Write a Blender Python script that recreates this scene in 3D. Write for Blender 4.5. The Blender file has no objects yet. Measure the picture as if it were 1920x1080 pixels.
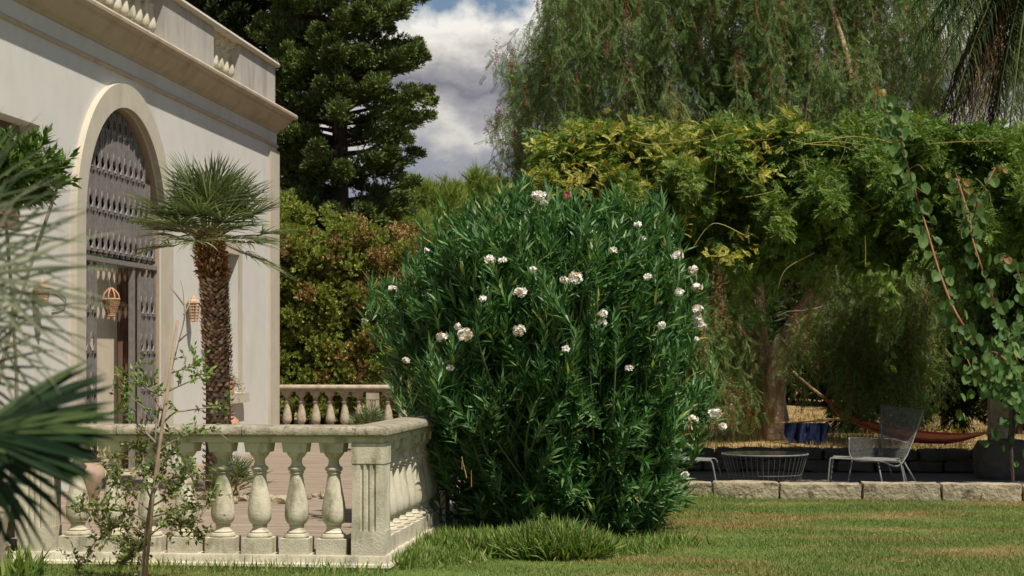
import bpy, bmesh, math, random
import numpy as np
from mathutils import Vector, Matrix

R = math.radians
rng = np.random.default_rng(11)
random.seed(11)
scene = bpy.context.scene
COL = scene.collection

# ------------------------------------------------------------------ camera
F_PX, CX, HY, EYE = 3300.0, 960.0, 670.0, 1.37
YAW = math.atan(390.0 / F_PX)
cam_d = bpy.data.cameras.new('camera')
cam = bpy.data.objects.new('camera', cam_d)
COL.objects.link(cam)
cam.location = (0, 0, EYE)
cam.rotation_euler = (R(90), 0, YAW)
cam_d.sensor_width = 36
cam_d.lens = 36 * F_PX / 1920
cam_d.shift_y = (HY - 540) / 1920
cam_d.clip_end = 2000
cam_d.dof.use_dof = True
cam_d.dof.focus_distance = 12.5
cam_d.dof.aperture_fstop = 6.3
scene.camera = cam

# ------------------------------------------------------------------ sun and sky
SUN = Vector((1.0, -1.0, 2.55)).normalized()
sun_d = bpy.data.lights.new('sun', 'SUN')
sun_d.energy = 4.7
sun_d.angle = R(0.55)
sun_d.color = (1.0, 0.93, 0.82)
sun = bpy.data.objects.new('sun', sun_d)
COL.objects.link(sun)
sun.rotation_euler = SUN.to_track_quat('Z', 'Y').to_euler()

world = bpy.data.worlds.new("World")
scene.world = world
world.use_nodes = True
wn, wl = world.node_tree.nodes, world.node_tree.links
wn.clear()
def wnode(t, **k):
    n = wn.new(t)
    for a, b in k.items():
        setattr(n, a, b)
    return n
w_out = wnode('ShaderNodeOutputWorld')
w_sky = wnode('ShaderNodeTexSky', sky_type='NISHITA', sun_disc=False,
              sun_elevation=math.asin(SUN.z), sun_rotation=math.atan2(SUN.x, SUN.y), altitude=50)
w_bg = wnode('ShaderNodeBackground'); w_bg.inputs['Strength'].default_value = 0.06
wl.new(w_sky.outputs[0], w_bg.inputs['Color'])
w_tc = wnode('ShaderNodeTexCoord')
w_sep = wnode('ShaderNodeSeparateXYZ'); wl.new(w_tc.outputs['Generated'], w_sep.inputs[0])
def wmath(op, a, b=None, clamp=False):
    n = wnode('ShaderNodeMath', operation=op, use_clamp=clamp)
    for i, v in enumerate((a, b)):
        if v is None: continue
        if isinstance(v, (int, float)): n.inputs[i].default_value = v
        else: wl.new(v, n.inputs[i])
    return n.outputs[0]
def wnoise(scale, detail, stretch, rough=0.55, off=0.0):
    m = wnode('ShaderNodeMapping'); wl.new(w_tc.outputs['Generated'], m.inputs[0])
    m.inputs['Scale'].default_value = (1, 1, stretch)
    m.inputs['Location'].default_value = (off, off, off)
    n = wnode('ShaderNodeTexNoise'); n.inputs['Scale'].default_value = scale
    n.inputs['Detail'].default_value = detail; n.inputs['Roughness'].default_value = rough
    wl.new(m.outputs[0], n.inputs['Vector'])
    return n.outputs['Fac']
n_edge = wnoise(26, 6, 1.2, 0.6)
n_puff = wnoise(17, 7, 1.7, 0.62, 3.3)
n_big = wnoise(7, 3, 2.5, 0.5, 7.1)
z = w_sep.outputs['Z']
# layered bank of cumulus over the horizon: brightness by elevation, broken up by noise
zz = wmath('ADD', z, wmath('MULTIPLY', wmath('SUBTRACT', n_puff, 0.5), 0.068))
zz = wmath('ADD', zz, wmath('MULTIPLY', wmath('SUBTRACT', n_big, 0.5), 0.05))
ramp = wnode('ShaderNodeValToRGB')
wl.new(wmath('MULTIPLY', zz, 3.0, True), ramp.inputs[0])
els = ramp.color_ramp.elements
cols = [(0.0, (.27, .30, .37)), (.28, (.22, .245, .31)), (.335, (.30, .31, .345)), (.38, (.62, .59, .55)), (.41, (.38, .37, .38)),
        (.45, (.19, .195, .23)), (.485, (.34, .33, .34)), (.51, (.56, .53, .50)), (.545, (.82, .79, .73)), (1.0, (.80, .78, .74))]
els[0].position, els[0].color = cols[0][0], (*cols[0][1], 1)
els[1].position, els[1].color = cols[-1][0], (*cols[-1][1], 1)
for p, c in cols[1:-1]:
    e = els.new(p); e.color = (*c, 1)
w_cl = wnode('ShaderNodeBackground'); w_cl.inputs['Strength'].default_value = 0.9
wl.new(ramp.outputs[0], w_cl.inputs['Color'])
top = wmath('ADD', z, wmath('MULTIPLY', wmath('SUBTRACT', n_edge, 0.5), 0.05))
top = wmath('ADD', top, wmath('MULTIPLY', wmath('SUBTRACT', n_big, 0.5), -0.06))
low_mask = wmath('MULTIPLY', wmath('SUBTRACT', 0.196, top), 90, True)
low_mask = wmath('MULTIPLY', low_mask, wmath('MULTIPLY', wmath('SUBTRACT', w_sep.outputs['Y'], 0.35), 3, True))   # bank kept to the view side, cleared elsewhere to lower the ambient light
n_hi = wnoise(2.2, 6, 2.0, 0.6, 1.7)
hi_mask = wmath('MULTIPLY', wmath('SUBTRACT', n_hi, 0.64), 6, True)
hi_mask = wmath('MULTIPLY', hi_mask, wmath('MULTIPLY', wmath('SUBTRACT', z, 0.25), 6, True))
mask = wmath('MAXIMUM', low_mask, hi_mask)
w_mix = wnode('ShaderNodeMixShader')
wl.new(mask, w_mix.inputs[0]); wl.new(w_bg.outputs[0], w_mix.inputs[1]); wl.new(w_cl.outputs[0], w_mix.inputs[2])
wl.new(w_mix.outputs[0], w_out.inputs[0])

vs = scene.view_settings
vs.view_transform = 'Standard'
vs.look = 'None'
vs.gamma = 1
vs.exposure = 0.32
scene.cycles.max_bounces = 6
scene.cycles.diffuse_bounces = 3
scene.cycles.transmission_bounces = 4
scene.cycles.transparent_max_bounces = 6

# ------------------------------------------------------------------ coordinates
FW = np.array((-math.sin(YAW), math.cos(YAW), 0.0))
RT = np.array((math.cos(YAW), math.sin(YAW), 0.0))
UP = np.array((0, 0, 1.0))
def PT(px, py, t):
    return np.array((0, 0, EYE)) + t * (FW + RT * (px - CX) / F_PX + UP * (HY - py) / F_PX)
def GX(px, t, z=0.0):
    p = PT(px, HY, t); p[2] = z
    return p

# ------------------------------------------------------------------ materials
def new_mat(name):
    m = bpy.data.materials.new(name); m.use_nodes = True
    return m, m.node_tree.nodes, m.node_tree.links, m.node_tree.nodes['Principled BSDF']
def ramp_node(ns, stops):
    r = ns.new('ShaderNodeValToRGB')
    e = r.color_ramp.elements
    e[0].position, e[0].color = stops[0][0], (*stops[0][1], 1)
    e[1].position, e[1].color = stops[-1][0], (*stops[-1][1], 1)
    for p, c in stops[1:-1]:
        x = e.new(p); x.color = (*c, 1)
    return r
def noise_node(ns, ls, scale, detail=5, rough=.6, stretch=(1, 1, 1), coord='Object'):
    tc = ns.new('ShaderNodeTexCoord'); mp = ns.new('ShaderNodeMapping')
    mp.inputs['Scale'].default_value = stretch
    ls.new(tc.outputs[coord], mp.inputs[0])
    n = ns.new('ShaderNodeTexNoise')
    n.inputs['Scale'].default_value = scale; n.inputs['Detail'].default_value = detail; n.inputs['Roughness'].default_value = rough
    ls.new(mp.outputs[0], n.inputs['Vector'])
    return n
def surf(name, stops, scale=4, rough=.85, bump=.3, bscale=40, stretch=(1, 1, 1), stain=None, bdist=.01, metallic=0, spec=.3, vary=False):
    m, ns, ls, b = new_mat(name)
    n = noise_node(ns, ls, scale, stretch=stretch)
    r = ramp_node(ns, stops); ls.new(n.outputs['Fac'], r.inputs[0])
    col = r.outputs[0]
    if stain:
        sc, lo, hi, c, st = stain
        n2 = noise_node(ns, ls, sc, 6, .65, st)
        r2 = ramp_node(ns, [(lo, (0, 0, 0)), (hi, (1, 1, 1))]); ls.new(n2.outputs['Fac'], r2.inputs[0])
        mx = ns.new('ShaderNodeMixRGB'); mx.inputs[2].default_value = (*c, 1)
        ls.new(r2.outputs[0], mx.inputs[0]); ls.new(col, mx.inputs[1]); col = mx.outputs[0]
    ls.new(col, b.inputs['Base Color'])
    b.inputs['Roughness'].default_value = rough
    b.inputs['Metallic'].default_value = metallic
    b.inputs['Specular IOR Level'].default_value = spec
    if vary:
        oi = ns.new('ShaderNodeObjectInfo'); sc3 = ns.new('ShaderNodeVectorMath'); sc3.operation = 'SCALE'; sc3.inputs['Scale'].default_value = 1
        cx = ns.new('ShaderNodeCombineXYZ'); ml = ns.new('ShaderNodeMath'); ml.operation = 'MULTIPLY'; ml.inputs[1].default_value = 37.0
        ls.new(oi.outputs['Random'], ml.inputs[0])
        for q in range(3): ls.new(ml.outputs[0], cx.inputs[q])
        for nd in list(ns):
            if nd.type == 'MAPPING': ls.new(cx.outputs[0], nd.inputs['Location'])
    if bump:
        n3 = noise_node(ns, ls, bscale, 6, .6)
        bp = ns.new('ShaderNodeBump'); bp.inputs['Strength'].default_value = bump; bp.inputs['Distance'].default_value = bdist
        ls.new(n3.outputs['Fac'], bp.inputs['Height']); ls.new(bp.outputs[0], b.inputs['Normal'])
    return m
def leafmat(name, stops, trans=.25, rough=.45, spec=.35, patch=None, tint=(1.1, 1.2, .5)):
    """foliage: each leaf its own colour from the ramp, optional patches of another colour"""
    m, ns, ls, b = new_mat(name)
    g = ns.new('ShaderNodeNewGeometry')
    r = ramp_node(ns, stops); ls.new(g.outputs['Random Per Island'], r.inputs[0])
    col = r.outputs[0]
    if patch:
        sc, lo, hi, c = patch
        n = noise_node(ns, ls, sc, 3, .6)
        r2 = ramp_node(ns, [(lo, (0, 0, 0)), (hi, (1, 1, 1))]); ls.new(n.outputs['Fac'], r2.inputs[0])
        mx = ns.new('ShaderNodeMixRGB'); mx.inputs[2].default_value = (*c, 1)
        ls.new(r2.outputs[0], mx.inputs[0]); ls.new(col, mx.inputs[1]); col = mx.outputs[0]
    ls.new(col, b.inputs['Base Color'])
    b.inputs['Roughness'].default_value = rough
    b.inputs['Specular IOR Level'].default_value = spec
    if trans:
        t = ns.new('ShaderNodeBsdfTranslucent')
        tm = ns.new('ShaderNodeMixRGB'); tm.blend_type = 'MULTIPLY'; tm.inputs[0].default_value = 1; tm.inputs[2].default_value = (*tint, 1)
        ls.new(col, tm.inputs[1]); ls.new(tm.outputs[0], t.inputs[0])
        mx = ns.new('ShaderNodeMixShader'); mx.inputs[0].default_value = trans
        ls.new(b.outputs[0], mx.inputs[1]); ls.new(t.outputs[0], mx.inputs[2])
        ls.new(mx.outputs[0], ns['Material Output'].inputs[0])
    return m

M = {}
M['plaster'] = surf('white_plaster', [(.3, (.60, .58, .53)), (.7, (.645, .625, .575))], 3, .9, .6, 160, bdist=.004, stain=(1.1, .50, .85, (.50, .465, .41), (1, 1, .45)))
M['parapet'] = surf('weathered_plaster', [(.3, (.40, .37, .33)), (.7, (.47, .44, .39))], 5, .92, .6, 120, bdist=.004,
                    stain=(2.2, .48, .7, (.30, .28, .25), (1, 1, .25)))
M['trim'] = surf('cream_trim', [(.3, (.47, .42, .33)), (.7, (.53, .48, .38))], 4, .85, .3, 90, bdist=.003,
                 stain=(3, .55, .8, (.38, .33, .24), (1, 1, .4)))
M['cornice'] = surf('tan_cornice', [(.3, (.44, .36, .27)), (.7, (.50, .42, .32))], 4, .85, .3, 60, bdist=.003,
                    stain=(3, .5, .8, (.33, .25, .17), (1, 1, .6)))
M['stone'] = surf('cast_stone', [(.2, (.36, .32, .225)), (.45, (.50, .455, .34)), (.6, (.56, .51, .39)), (.8, (.62, .575, .46))], 6, .9, .9, 80, bdist=.005, stain=(7, .52, .70, (.22, .20, .13), (1, 1, .45)), vary=True)
M['stone_rail'] = surf('lichened_stone', [(.25, (.17, .15, .11)), (.5, (.30, .265, .19)), (.75, (.42, .37, .28))], 11, .92, 1.0, 70, bdist=.008, stain=(24, .53, .66, (.10, .09, .07), (1, 1, 1)), vary=True)
M['stone_far'] = surf('tan_cast_stone', [(.25, (.36, .30, .21)), (.75, (.51, .44, .33))], 9, .9, .6, 60, bdist=.005, stain=(7, .5, .72, (.23, .18, .12), (1, 1, 1)), vary=True)
M['terrace'] = surf('terrace_paving', [(.3, (.17, .130, .095)), (.5, (.25, .195, .145)), (.7, (.32, .255, .195))], 3.0, .9, .5, 30, stretch=(.5, 3.0, 1), stain=(6, .6, .7, (.12, .09, .06), (.5, 4, 1)))
M['rough_stone'] = surf('rough_limestone', [(.25, (.20, .16, .10)), (.5, (.36, .30, .20)), (.75, (.46, .40, .29))], 6, .95, 1.0, 22, bdist=.03,
                        stain=(9, .55, .68, (.10, .08, .05), (1, 1, 1)))
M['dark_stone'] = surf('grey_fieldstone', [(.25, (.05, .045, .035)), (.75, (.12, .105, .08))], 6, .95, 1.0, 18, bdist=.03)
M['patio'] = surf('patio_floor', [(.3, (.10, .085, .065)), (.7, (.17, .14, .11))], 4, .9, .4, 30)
M['earth'] = surf('dry_earth', [(.3, (.20, .12, .05)), (.5, (.34, .22, .09)), (.7, (.46, .32, .14))], 1.4, .95, .8, 18, bdist=.04, stretch=(.5, 1.3, 1),
                  stain=(2.2, .54, .66, (.10, .08, .03), (.4, 1.6, 1)))
M['terracotta'] = surf('terracotta', [(.3, (.36, .19, .10)), (.7, (.52, .30, .17))], 9, .85, .4, 50, bdist=.004)
M['pale_terracotta'] = surf('pale_terracotta', [(.3, (.46, .29, .18)), (.7, (.58, .40, .27))], 9, .85, .3, 50, bdist=.003)
M['jar'] = surf('old_jar_clay', [(.3, (.30, .20, .14)), (.7, (.44, .33, .25))], 8, .85, .5, 40, bdist=.004, stain=(6, .5, .7, (.2, .13, .09), (1, 1, 1)))
M['gate'] = surf('grey_painted_iron', [(.3, (.15, .135, .125)), (.7, (.235, .215, .20))], 16, .6, .3, 90, bdist=.002, spec=.4)
M['brown_board'] = surf('brown_painted_wood', [(.3, (.15, .085, .055)), (.7, (.21, .125, .085))], 5, .6, .2, 40, stretch=(1, 1, .2))
M['reveal'] = surf('shaded_reveal', [(.3, (.38, .29, .19)), (.7, (.45, .35, .24))], 5, .85, .2, 60)  # trim colour browned: the shade inside the arch is put into it
M['cream_board'] = surf('cream_painted_wood', [(.3, (.52, .45, .34)), (.7, (.60, .53, .41))], 4, .7, .2, 60)
M['shade_metal'] = surf('galvanised_wire', [(.3, (.13, .13, .12)), (.7, (.22, .22, .20))], 20, .55, 0, metallic=.2)
M['wire'] = surf('dull_grey_wire', [(.3, (.12, .12, .11)), (.7, (.20, .20, .18))], 20, .6, 0, metallic=.1)
M['glass_top'] = surf('dark_table_glass', [(.3, (.02, .03, .03)), (.7, (.04, .05, .05))], 4, .08, 0, spec=.8)
M['bark'] = surf('rough_bark', [(.3, (.15, .10, .06)), (.5, (.32, .225, .13)), (.7, (.50, .37, .23))], 7, .95, 1.0, 14, bdist=.05, stretch=(1.6, 1.6, .35))
M['dark_bark'] = surf('dark_bark', [(.3, (.035, .026, .018)), (.7, (.09, .065, .045))], 8, .95, .8, 20, bdist=.02)
M['grey_twig'] = surf('grey_twig_bark', [(.3, (.16, .125, .09)), (.7, (.30, .25, .19))], 14, .9, .5, 60, bdist=.003)
M['cane'] = surf('bamboo_cane', [(.3, (.20, .14, .09)), (.7, (.31, .23, .15))], 12, .7, .3, 60, bdist=.002)
M['rope'] = surf('straw_rope', [(.3, (.32, .20, .08)), (.7, (.48, .32, .14))], 30, .9, .5, 90, bdist=.003)
M['tie'] = surf('green_plastic_tie', [(.3, (.03, .16, .13)), (.7, (.05, .22, .18))], 10, .5, 0)
M['palm_scale'] = leafmat('palm_leaf_base_scales', [(0, (.15, .08, .05)), (.5, (.30, .18, .115)), (.85, (.42, .29, .19)), (1, (.62, .48, .33))], 0, .9, .1)
M['palm_fibre'] = leafmat('palm_fibre', [(0, (.16, .07, .025)), (.5, (.38, .19, .07)), (1, (.58, .36, .16))], 0, .9, .1)
M['petiole'] = leafmat('palm_petioles', [(0, (.14, .13, .05)), (1, (.25, .22, .09))], 0, .6, .3)

M['fan'] = leafmat('fan_palm_leaf', [(0, (.06, .09, .035)), (.4, (.115, .155, .065)), (.8, (.20, .235, .11)), (1, (.40, .40, .26))], .22, .5, .3)
M['fan_pale'] = leafmat('silvery_fan_leaf', [(0, (.05, .068, .035)), (.5, (.12, .14, .08)), (1, (.27, .27, .17))], .2, .55, .2)
M['fan_dark'] = leafmat('dark_fan_leaf', [(0, (.008, .020, .008)), (.7, (.022, .045, .015)), (1, (.09, .13, .04))], .12, .5, .2)
M['fan_yellow'] = leafmat('yellowing_fan_leaf', [(0, (.12, .13, .05)), (1, (.30, .29, .13))], .25, .5, .3)
M['oleander'] = leafmat('oleander_leaf', [(0, (.034, .092, .028)), (.5, (.068, .165, .048)), (.82, (.11, .225, .070)), (.96, (.20, .31, .11)), (1, (.46, .38, .10))], .24, .42, .36, tint=(1, 1.2, .5))
M['oleander_stem'] = leafmat('oleander_stem', [(0, (.07, .11, .035)), (1, (.15, .16, .07))], 0, .7, .2)
M['petal'] = leafmat('white_petal', [(0, (.62, .52, .38)), (.2, (.74, .68, .58)), (.5, (.80, .77, .71)), (1, (.88, .86, .82))], .2, .6, .2, tint=(1, 1, 1))
M['petal_old'] = leafmat('withered_petal', [(0, (.28, .16, .05)), (1, (.50, .34, .14))], .15, .7, .2, tint=(1, 1, 1))
M['petal_pink'] = leafmat('pink_petal', [(0, (.40, .04, .08)), (1, (.62, .12, .18))], .2, .6, .2, tint=(1, 1, 1))
M['cypress'] = leafmat('cypress_spray', [(0, (.042, .070, .020)), (.5, (.095, .145, .042)), (.8, (.155, .21, .065)), (1, (.24, .20, .09))], .1, .7, .1, patch=(.9, .50, .72, (.15, .205, .055)))
M['cypress_dark'] = leafmat('dark_cypress_spray', [(0, (.015, .026, .010)), (.6, (.038, .058, .018)), (1, (.08, .09, .03))], .05, .7, .1)
M['hedge'] = leafmat('thuja_hedge_spray', [(0, (.13, .17, .028)), (.45, (.235, .29, .055)), (.8, (.36, .39, .10)), (1, (.44, .38, .13))], .18, .65, .1, patch=(.75, .64, .74, (.30, .20, .08)))
M['hedge_brown'] = leafmat('brown_thuja_spray', [(0, (.20, .10, .04)), (.5, (.36, .23, .09)), (1, (.48, .37, .17))], .1, .7, .1)
M['pine'] = leafmat('pine_needles', [(0, (.12, .17, .035)), (.5, (.20, .27, .05)), (1, (.30, .36, .08))], .2, .65, .1)
M['pepper'] = leafmat('pepper_tree_leaflets', [(0, (.065, .115, .032)), (.5, (.13, .21, .060)), (.9, (.21, .30, .09)), (1, (.30, .35, .14))], .3, .6, .1)
M['berries'] = leafmat('red_pepper_berries', [(0, (.20, .045, .03)), (.6, (.34, .10, .06)), (1, (.42, .19, .12))], 0, .6, .15)
M['wisteria'] = leafmat('wisteria_leaflets', [(0, (.045, .080, .016)), (.5, (.100, .175, .030)), (.9, (.17, .255, .046)), (1, (.27, .32, .08))], .25, .5, .2, patch=(1.2, .50, .68, (.15, .23, .038)))
M['wisteria_lime'] = leafmat('lime_wisteria_leaflets', [(0, (.13, .18, .03)), (.5, (.23, .27, .045)), (1, (.36, .35, .07))], .28, .55, .15)
M['wisteria_young'] = leafmat('yellow_wisteria_leaflets', [(0, (.24, .28, .04)), (.5, (.42, .40, .07)), (1, (.60, .50, .15))], .28, .55, .15, tint=(1.1, 1, .5))
M['tendril'] = leafmat('wisteria_tendril', [(0, (.16, .15, .04)), (1, (.34, .26, .08))], 0, .7, .2)
M['round_leaf'] = leafmat('round_vine_leaf', [(0, (.035, .075, .020)), (.5, (.070, .135, .036)), (1, (.13, .20, .06))], .25, .55, .18)
M['young_leaf'] = leafmat('bronze_young_leaf', [(0, (.22, .12, .05)), (1, (.26, .24, .06))], .3, .45, .3)
M['red_stem'] = surf('red_vine_stem', [(.3, (.20, .06, .04)), (.7, (.30, .13, .07))], 10, .6, .2, 60)
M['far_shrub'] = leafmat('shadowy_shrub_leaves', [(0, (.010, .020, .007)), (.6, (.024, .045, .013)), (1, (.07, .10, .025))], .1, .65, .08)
M['sapling'] = leafmat('sapling_leaf', [(0, (.06, .13, .02)), (.5, (.12, .21, .035)), (.9, (.20, .28, .05)), (1, (.30, .33, .09))], .25, .45, .3)
M['sapling_yellow'] = leafmat('yellow_edged_sapling_leaf', [(0, (.055, .085, .02)), (.5, (.13, .15, .035)), (1, (.34, .29, .11))], .25, .45, .35)
M['bay'] = leafmat('bay_leaf', [(0, (.03, .07, .012)), (.6, (.07, .13, .02)), (1, (.14, .21, .035))], .22, .4, .4)
M['succulent'] = leafmat('succulent_leaf', [(0, (.10, .11, .04)), (1, (.24, .22, .10))], .1, .6, .2)
M['yellow_leaf'] = leafmat('yellow_flowering_leaf', [(0, (.45, .32, .03)), (1, (.75, .55, .06))], .2, .6, .2, tint=(1, 1, 1))
M['date_frond'] = leafmat('date_palm_leaflet', [(0, (.014, .030, .010)), (.6, (.035, .065, .018)), (1, (.11, .14, .035))], .15, .7, .08)
M['date_dead'] = leafmat('dead_palm_leaflet', [(0, (.03, .02, .012)), (.7, (.07, .042, .022)), (1, (.22, .12, .055))], .15, .7, .1)
M['hammock_red'] = surf('red_hammock_cloth', [(.3, (.68, .03, .05)), (.7, (.80, .08, .09))], 20, .85, .3, 120, bdist=.003)
M['hammock_orange'] = surf('orange_hammock_stripe', [(.3, (.75, .32, .07)), (.7, (.85, .45, .14))], 20, .85, .3, 120, bdist=.003)
M['hammock_dark'] = surf('maroon_hammock_stripe', [(.3, (.13, .025, .02)), (.7, (.20, .05, .03))], 20, .85, .3, 120, bdist=.003)
M['blue_cloth'] = surf('blue_cloth', [(.3, (.012, .020, .06)), (.7, (.03, .055, .16))], 12, .85, .4, 60, bdist=.004)

# lawn and its blades share one procedural colour field
def lawn_mat(name, blades):
    m, ns, ls, b = new_mat(name)
    tc = ns.new('ShaderNodeTexCoord')
    def nz(sc, st, lo, hi, det=5, off=(0, 0, 0)):
        mp = ns.new('ShaderNodeMapping'); mp.inputs['Scale'].default_value = st; mp.inputs['Location'].default_value = off
        ls.new(tc.outputs['Object'], mp.inputs[0])
        n = ns.new('ShaderNodeTexNoise'); n.inputs['Scale'].default_value = sc; n.inputs['Detail'].default_value = det; n.inputs['Roughness'].default_value = .65
        ls.new(mp.outputs[0], n.inputs['Vector'])
        r = ramp_node(ns, [(lo, (0, 0, 0)), (hi, (1, 1, 1))]); ls.new(n.outputs['Fac'], r.inputs[0])
        return r.outputs[0]
    dry = nz(1.1, (.5, 1.15, 0), .49, .64, 8, (2.3, 1.1, 0))
    fine = nz(18, (1, 1, 0), .3, .7)
    g1 = ns.new('ShaderNodeMixRGB'); g1.inputs[1].default_value = (.085, .14, .028, 1); g1.inputs[2].default_value = (.19, .24, .065, 1)
    if blades:
        g = ns.new('ShaderNodeNewGeometry'); ls.new(g.outputs['Random Per Island'], g1.inputs[0])
    else:
        ls.new(fine, g1.inputs[0])
    d1 = ns.new('ShaderNodeMixRGB'); d1.inputs[1].default_value = (.27, .165, .07, 1); d1.inputs[2].default_value = (.44, .29, .14, 1); ls.new(fine, d1.inputs[0])
    mul = ns.new('ShaderNodeMath'); mul.operation = 'MULTIPLY'; mul.inputs[1].default_value = .75; ls.new(dry, mul.inputs[0])
    mx = ns.new('ShaderNodeMixRGB'); ls.new(mul.outputs[0], mx.inputs[0]); ls.new(g1.outputs[0], mx.inputs[1]); ls.new(d1.outputs[0], mx.inputs[2])
    ls.new(mx.outputs[0], b.inputs['Base Color'])
    b.inputs['Roughness'].default_value = .8; b.inputs['Specular IOR Level'].default_value = .15
    return m
M['lawn'] = lawn_mat('lawn_turf', False)
M['lawn_blades'] = lawn_mat('lawn_blades', True)
M['tall_grass'] = leafmat('tall_grass_blade', [(0, (.08, .14, .028)), (.5, (.15, .23, .05)), (.9, (.25, .32, .08)), (1, (.44, .36, .18))], .28, .55, .15)
M['dry_grass'] = leafmat('dry_grass_blade', [(0, (.14, .10, .04)), (.5, (.22, .18, .06)), (1, (.36, .28, .13))], .2, .7, .15)

# ------------------------------------------------------------------ geometry helpers
class Geo:
    def __init__(s):
        s.v, s.f3, s.f4, s.m3, s.m4, s.n = [], [], [], [], [], 0
        s.mi = 0
    def add(s, v, f):
        v = np.asarray(v, dtype=np.float64).reshape(-1, 3); f = np.asarray(f, dtype=np.int64)
        if f.size:
            (s.f3 if f.shape[1] == 3 else s.f4).append(f + s.n)
            (s.m3 if f.shape[1] == 3 else s.m4).append(np.full(len(f), s.mi, dtype=np.int32))
        s.v.append(v); s.n += len(v)
        return s
    def more(s, f, base):
        f = np.asarray(f, dtype=np.int64)
        (s.f3 if f.shape[1] == 3 else s.f4).append(f + base)
        (s.m3 if f.shape[1] == 3 else s.m4).append(np.full(len(f), s.mi, dtype=np.int32))
    def inst(s, tmpl, P, D, N, S):
        tv, tf = tmpl
        P = np.asarray(P, float).reshape(-1, 3); D = unit(np.broadcast_to(np.asarray(D, float), P.shape)); N = np.broadcast_to(np.asarray(N, float), P.shape)
        S = np.broadcast_to(np.asarray(S, float), (len(P),))
        X = unit(np.cross(D, N)); Z = np.cross(X, D)
        V = (tv[None, :, 0, None] * X[:, None] + tv[None, :, 1, None] * D[:, None] + tv[None, :, 2, None] * Z[:, None]) * S[:, None, None] + P[:, None]
        k = len(tv); off = (np.arange(len(P)) * k)[:, None, None]
        s.add(V.reshape(-1, 3), (tf[None] + off).reshape(-1, tf.shape[1]))
        return s
    def box(s, lo, hi):
        x0, y0, z0 = lo; x1, y1, z1 = hi
        v = [(x0, y0, z0), (x1, y0, z0), (x1, y1, z0), (x0, y1, z0), (x0, y0, z1), (x1, y0, z1), (x1, y1, z1), (x0, y1, z1)]
        return s.add(v, [(0, 3, 2, 1), (4, 5, 6, 7), (0, 1, 5, 4), (1, 2, 6, 5), (2, 3, 7, 6), (3, 0, 4, 7)])
    def hexa(s, v):
        return s.add(v, [(0, 3, 2, 1), (4, 5, 6, 7), (0, 1, 5, 4), (1, 2, 6, 5), (2, 3, 7, 6), (3, 0, 4, 7)])
    def tube(s, pts, r, n=6, cap=True):
        pts = np.asarray(pts, float); k = len(pts)
        r = np.broadcast_to(np.asarray(r, float), (k,))
        T = np.gradient(pts, axis=0); T = unit(T)
        a = np.array((0, 0, 1.0)) if abs(T[0][2]) < .9 else np.array((1.0, 0, 0))
        vs_ = []
        for i in range(k):
            x = unit(np.cross(T[i], a)); y = np.cross(x, T[i]); a = y
            an = np.arange(n) * 2 * math.pi / n
            vs_.append(pts[i] + r[i] * (np.cos(an)[:, None] * x + np.sin(an)[:, None] * y))
        f = []
        for i in range(k - 1):
            for j in range(n):
                j2 = (j + 1) % n
                f.append((i * n + j, i * n + j2, (i + 1) * n + j2, (i + 1) * n + j))
        base = s.n
        s.add(np.concatenate(vs_), f)
        if cap:
            f3 = [(0, j + 1, j) for j in range(1, n - 1)] + [((k - 1) * n, (k - 1) * n + j, (k - 1) * n + j + 1) for j in range(1, n - 1)]
            s.more(f3, base)
        return s
    def lathe(s, prof, n=20, c=(0, 0, 0), sx=1, sy=1):
        an = np.arange(n) * 2 * math.pi / n
        v = [np.stack([c[0] + r * sx * np.cos(an), c[1] + r * sy * np.sin(an), np.full(n, c[2] + zz_)], 1) for r, zz_ in prof]
        f = [(i * n + j, i * n + (j + 1) % n, (i + 1) * n + (j + 1) % n, (i + 1) * n + j) for i in range(len(prof) - 1) for j in range(n)]
        return s.add(np.concatenate(v), f)
    def sweep(s, prof, path, closed=True, caps=True):
        """profile (d, z) swept along a horizontal polyline with mitred corners; d to the right of the direction"""
        path = np.asarray(path, float); k = len(path); m = len(prof); V = []
        for i in range(k):
            d0 = unit(path[i] - path[i - 1]) if i else unit(path[1] - path[0])
            d1 = unit(path[i + 1] - path[i]) if i < k - 1 else d0
            n0 = np.array((d0[1], -d0[0])); n1 = np.array((d1[1], -d1[0]))
            nm = n0 + n1; nm = nm / max(1e-6, np.dot(nm, n0))
            for d, zz_ in prof:
                V.append((path[i][0] + nm[0] * d, path[i][1] + nm[1] * d, zz_))
        f = []
        for i in range(k - 1):
            for j in range(m if closed else m - 1):
                j2 = (j + 1) % m
                f.append((i * m + j, i * m + j2, (i + 1) * m + j2, (i + 1) * m + j))
        base = s.n
        s.add(V, f)
        if caps:
            s.more([(0, j, j + 1) for j in range(1, m - 1)], base)
            s.more([((k - 1) * m, (k - 1) * m + j + 1, (k - 1) * m + j) for j in range(1, m - 1)], base)
        return s
    def build(s, name, mats, parent=None, smooth=None):
        me = bpy.data.meshes.new(name)
        v = np.concatenate(s.v) if s.v else np.zeros((0, 3))
        f3 = np.concatenate(s.f3) if s.f3 else np.zeros((0, 3), np.int64)
        f4 = np.concatenate(s.f4) if s.f4 else np.zeros((0, 4), np.int64)
        me.vertices.add(len(v)); me.vertices.foreach_set('co', v.astype(np.float32).ravel())
        me.loops.add(f3.size + f4.size)
        me.loops.foreach_set('vertex_index', np.concatenate([f3.ravel(), f4.ravel()]).astype(np.int32))
        me.polygons.add(len(f3) + len(f4))
        st = np.concatenate([np.arange(len(f3)) * 3, f3.size + np.arange(len(f4)) * 4]).astype(np.int32)
        me.polygons.foreach_set('loop_start', st)
        if not isinstance(mats, (list, tuple)): mats = [mats]
        for m in mats: me.materials.append(m)
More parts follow.
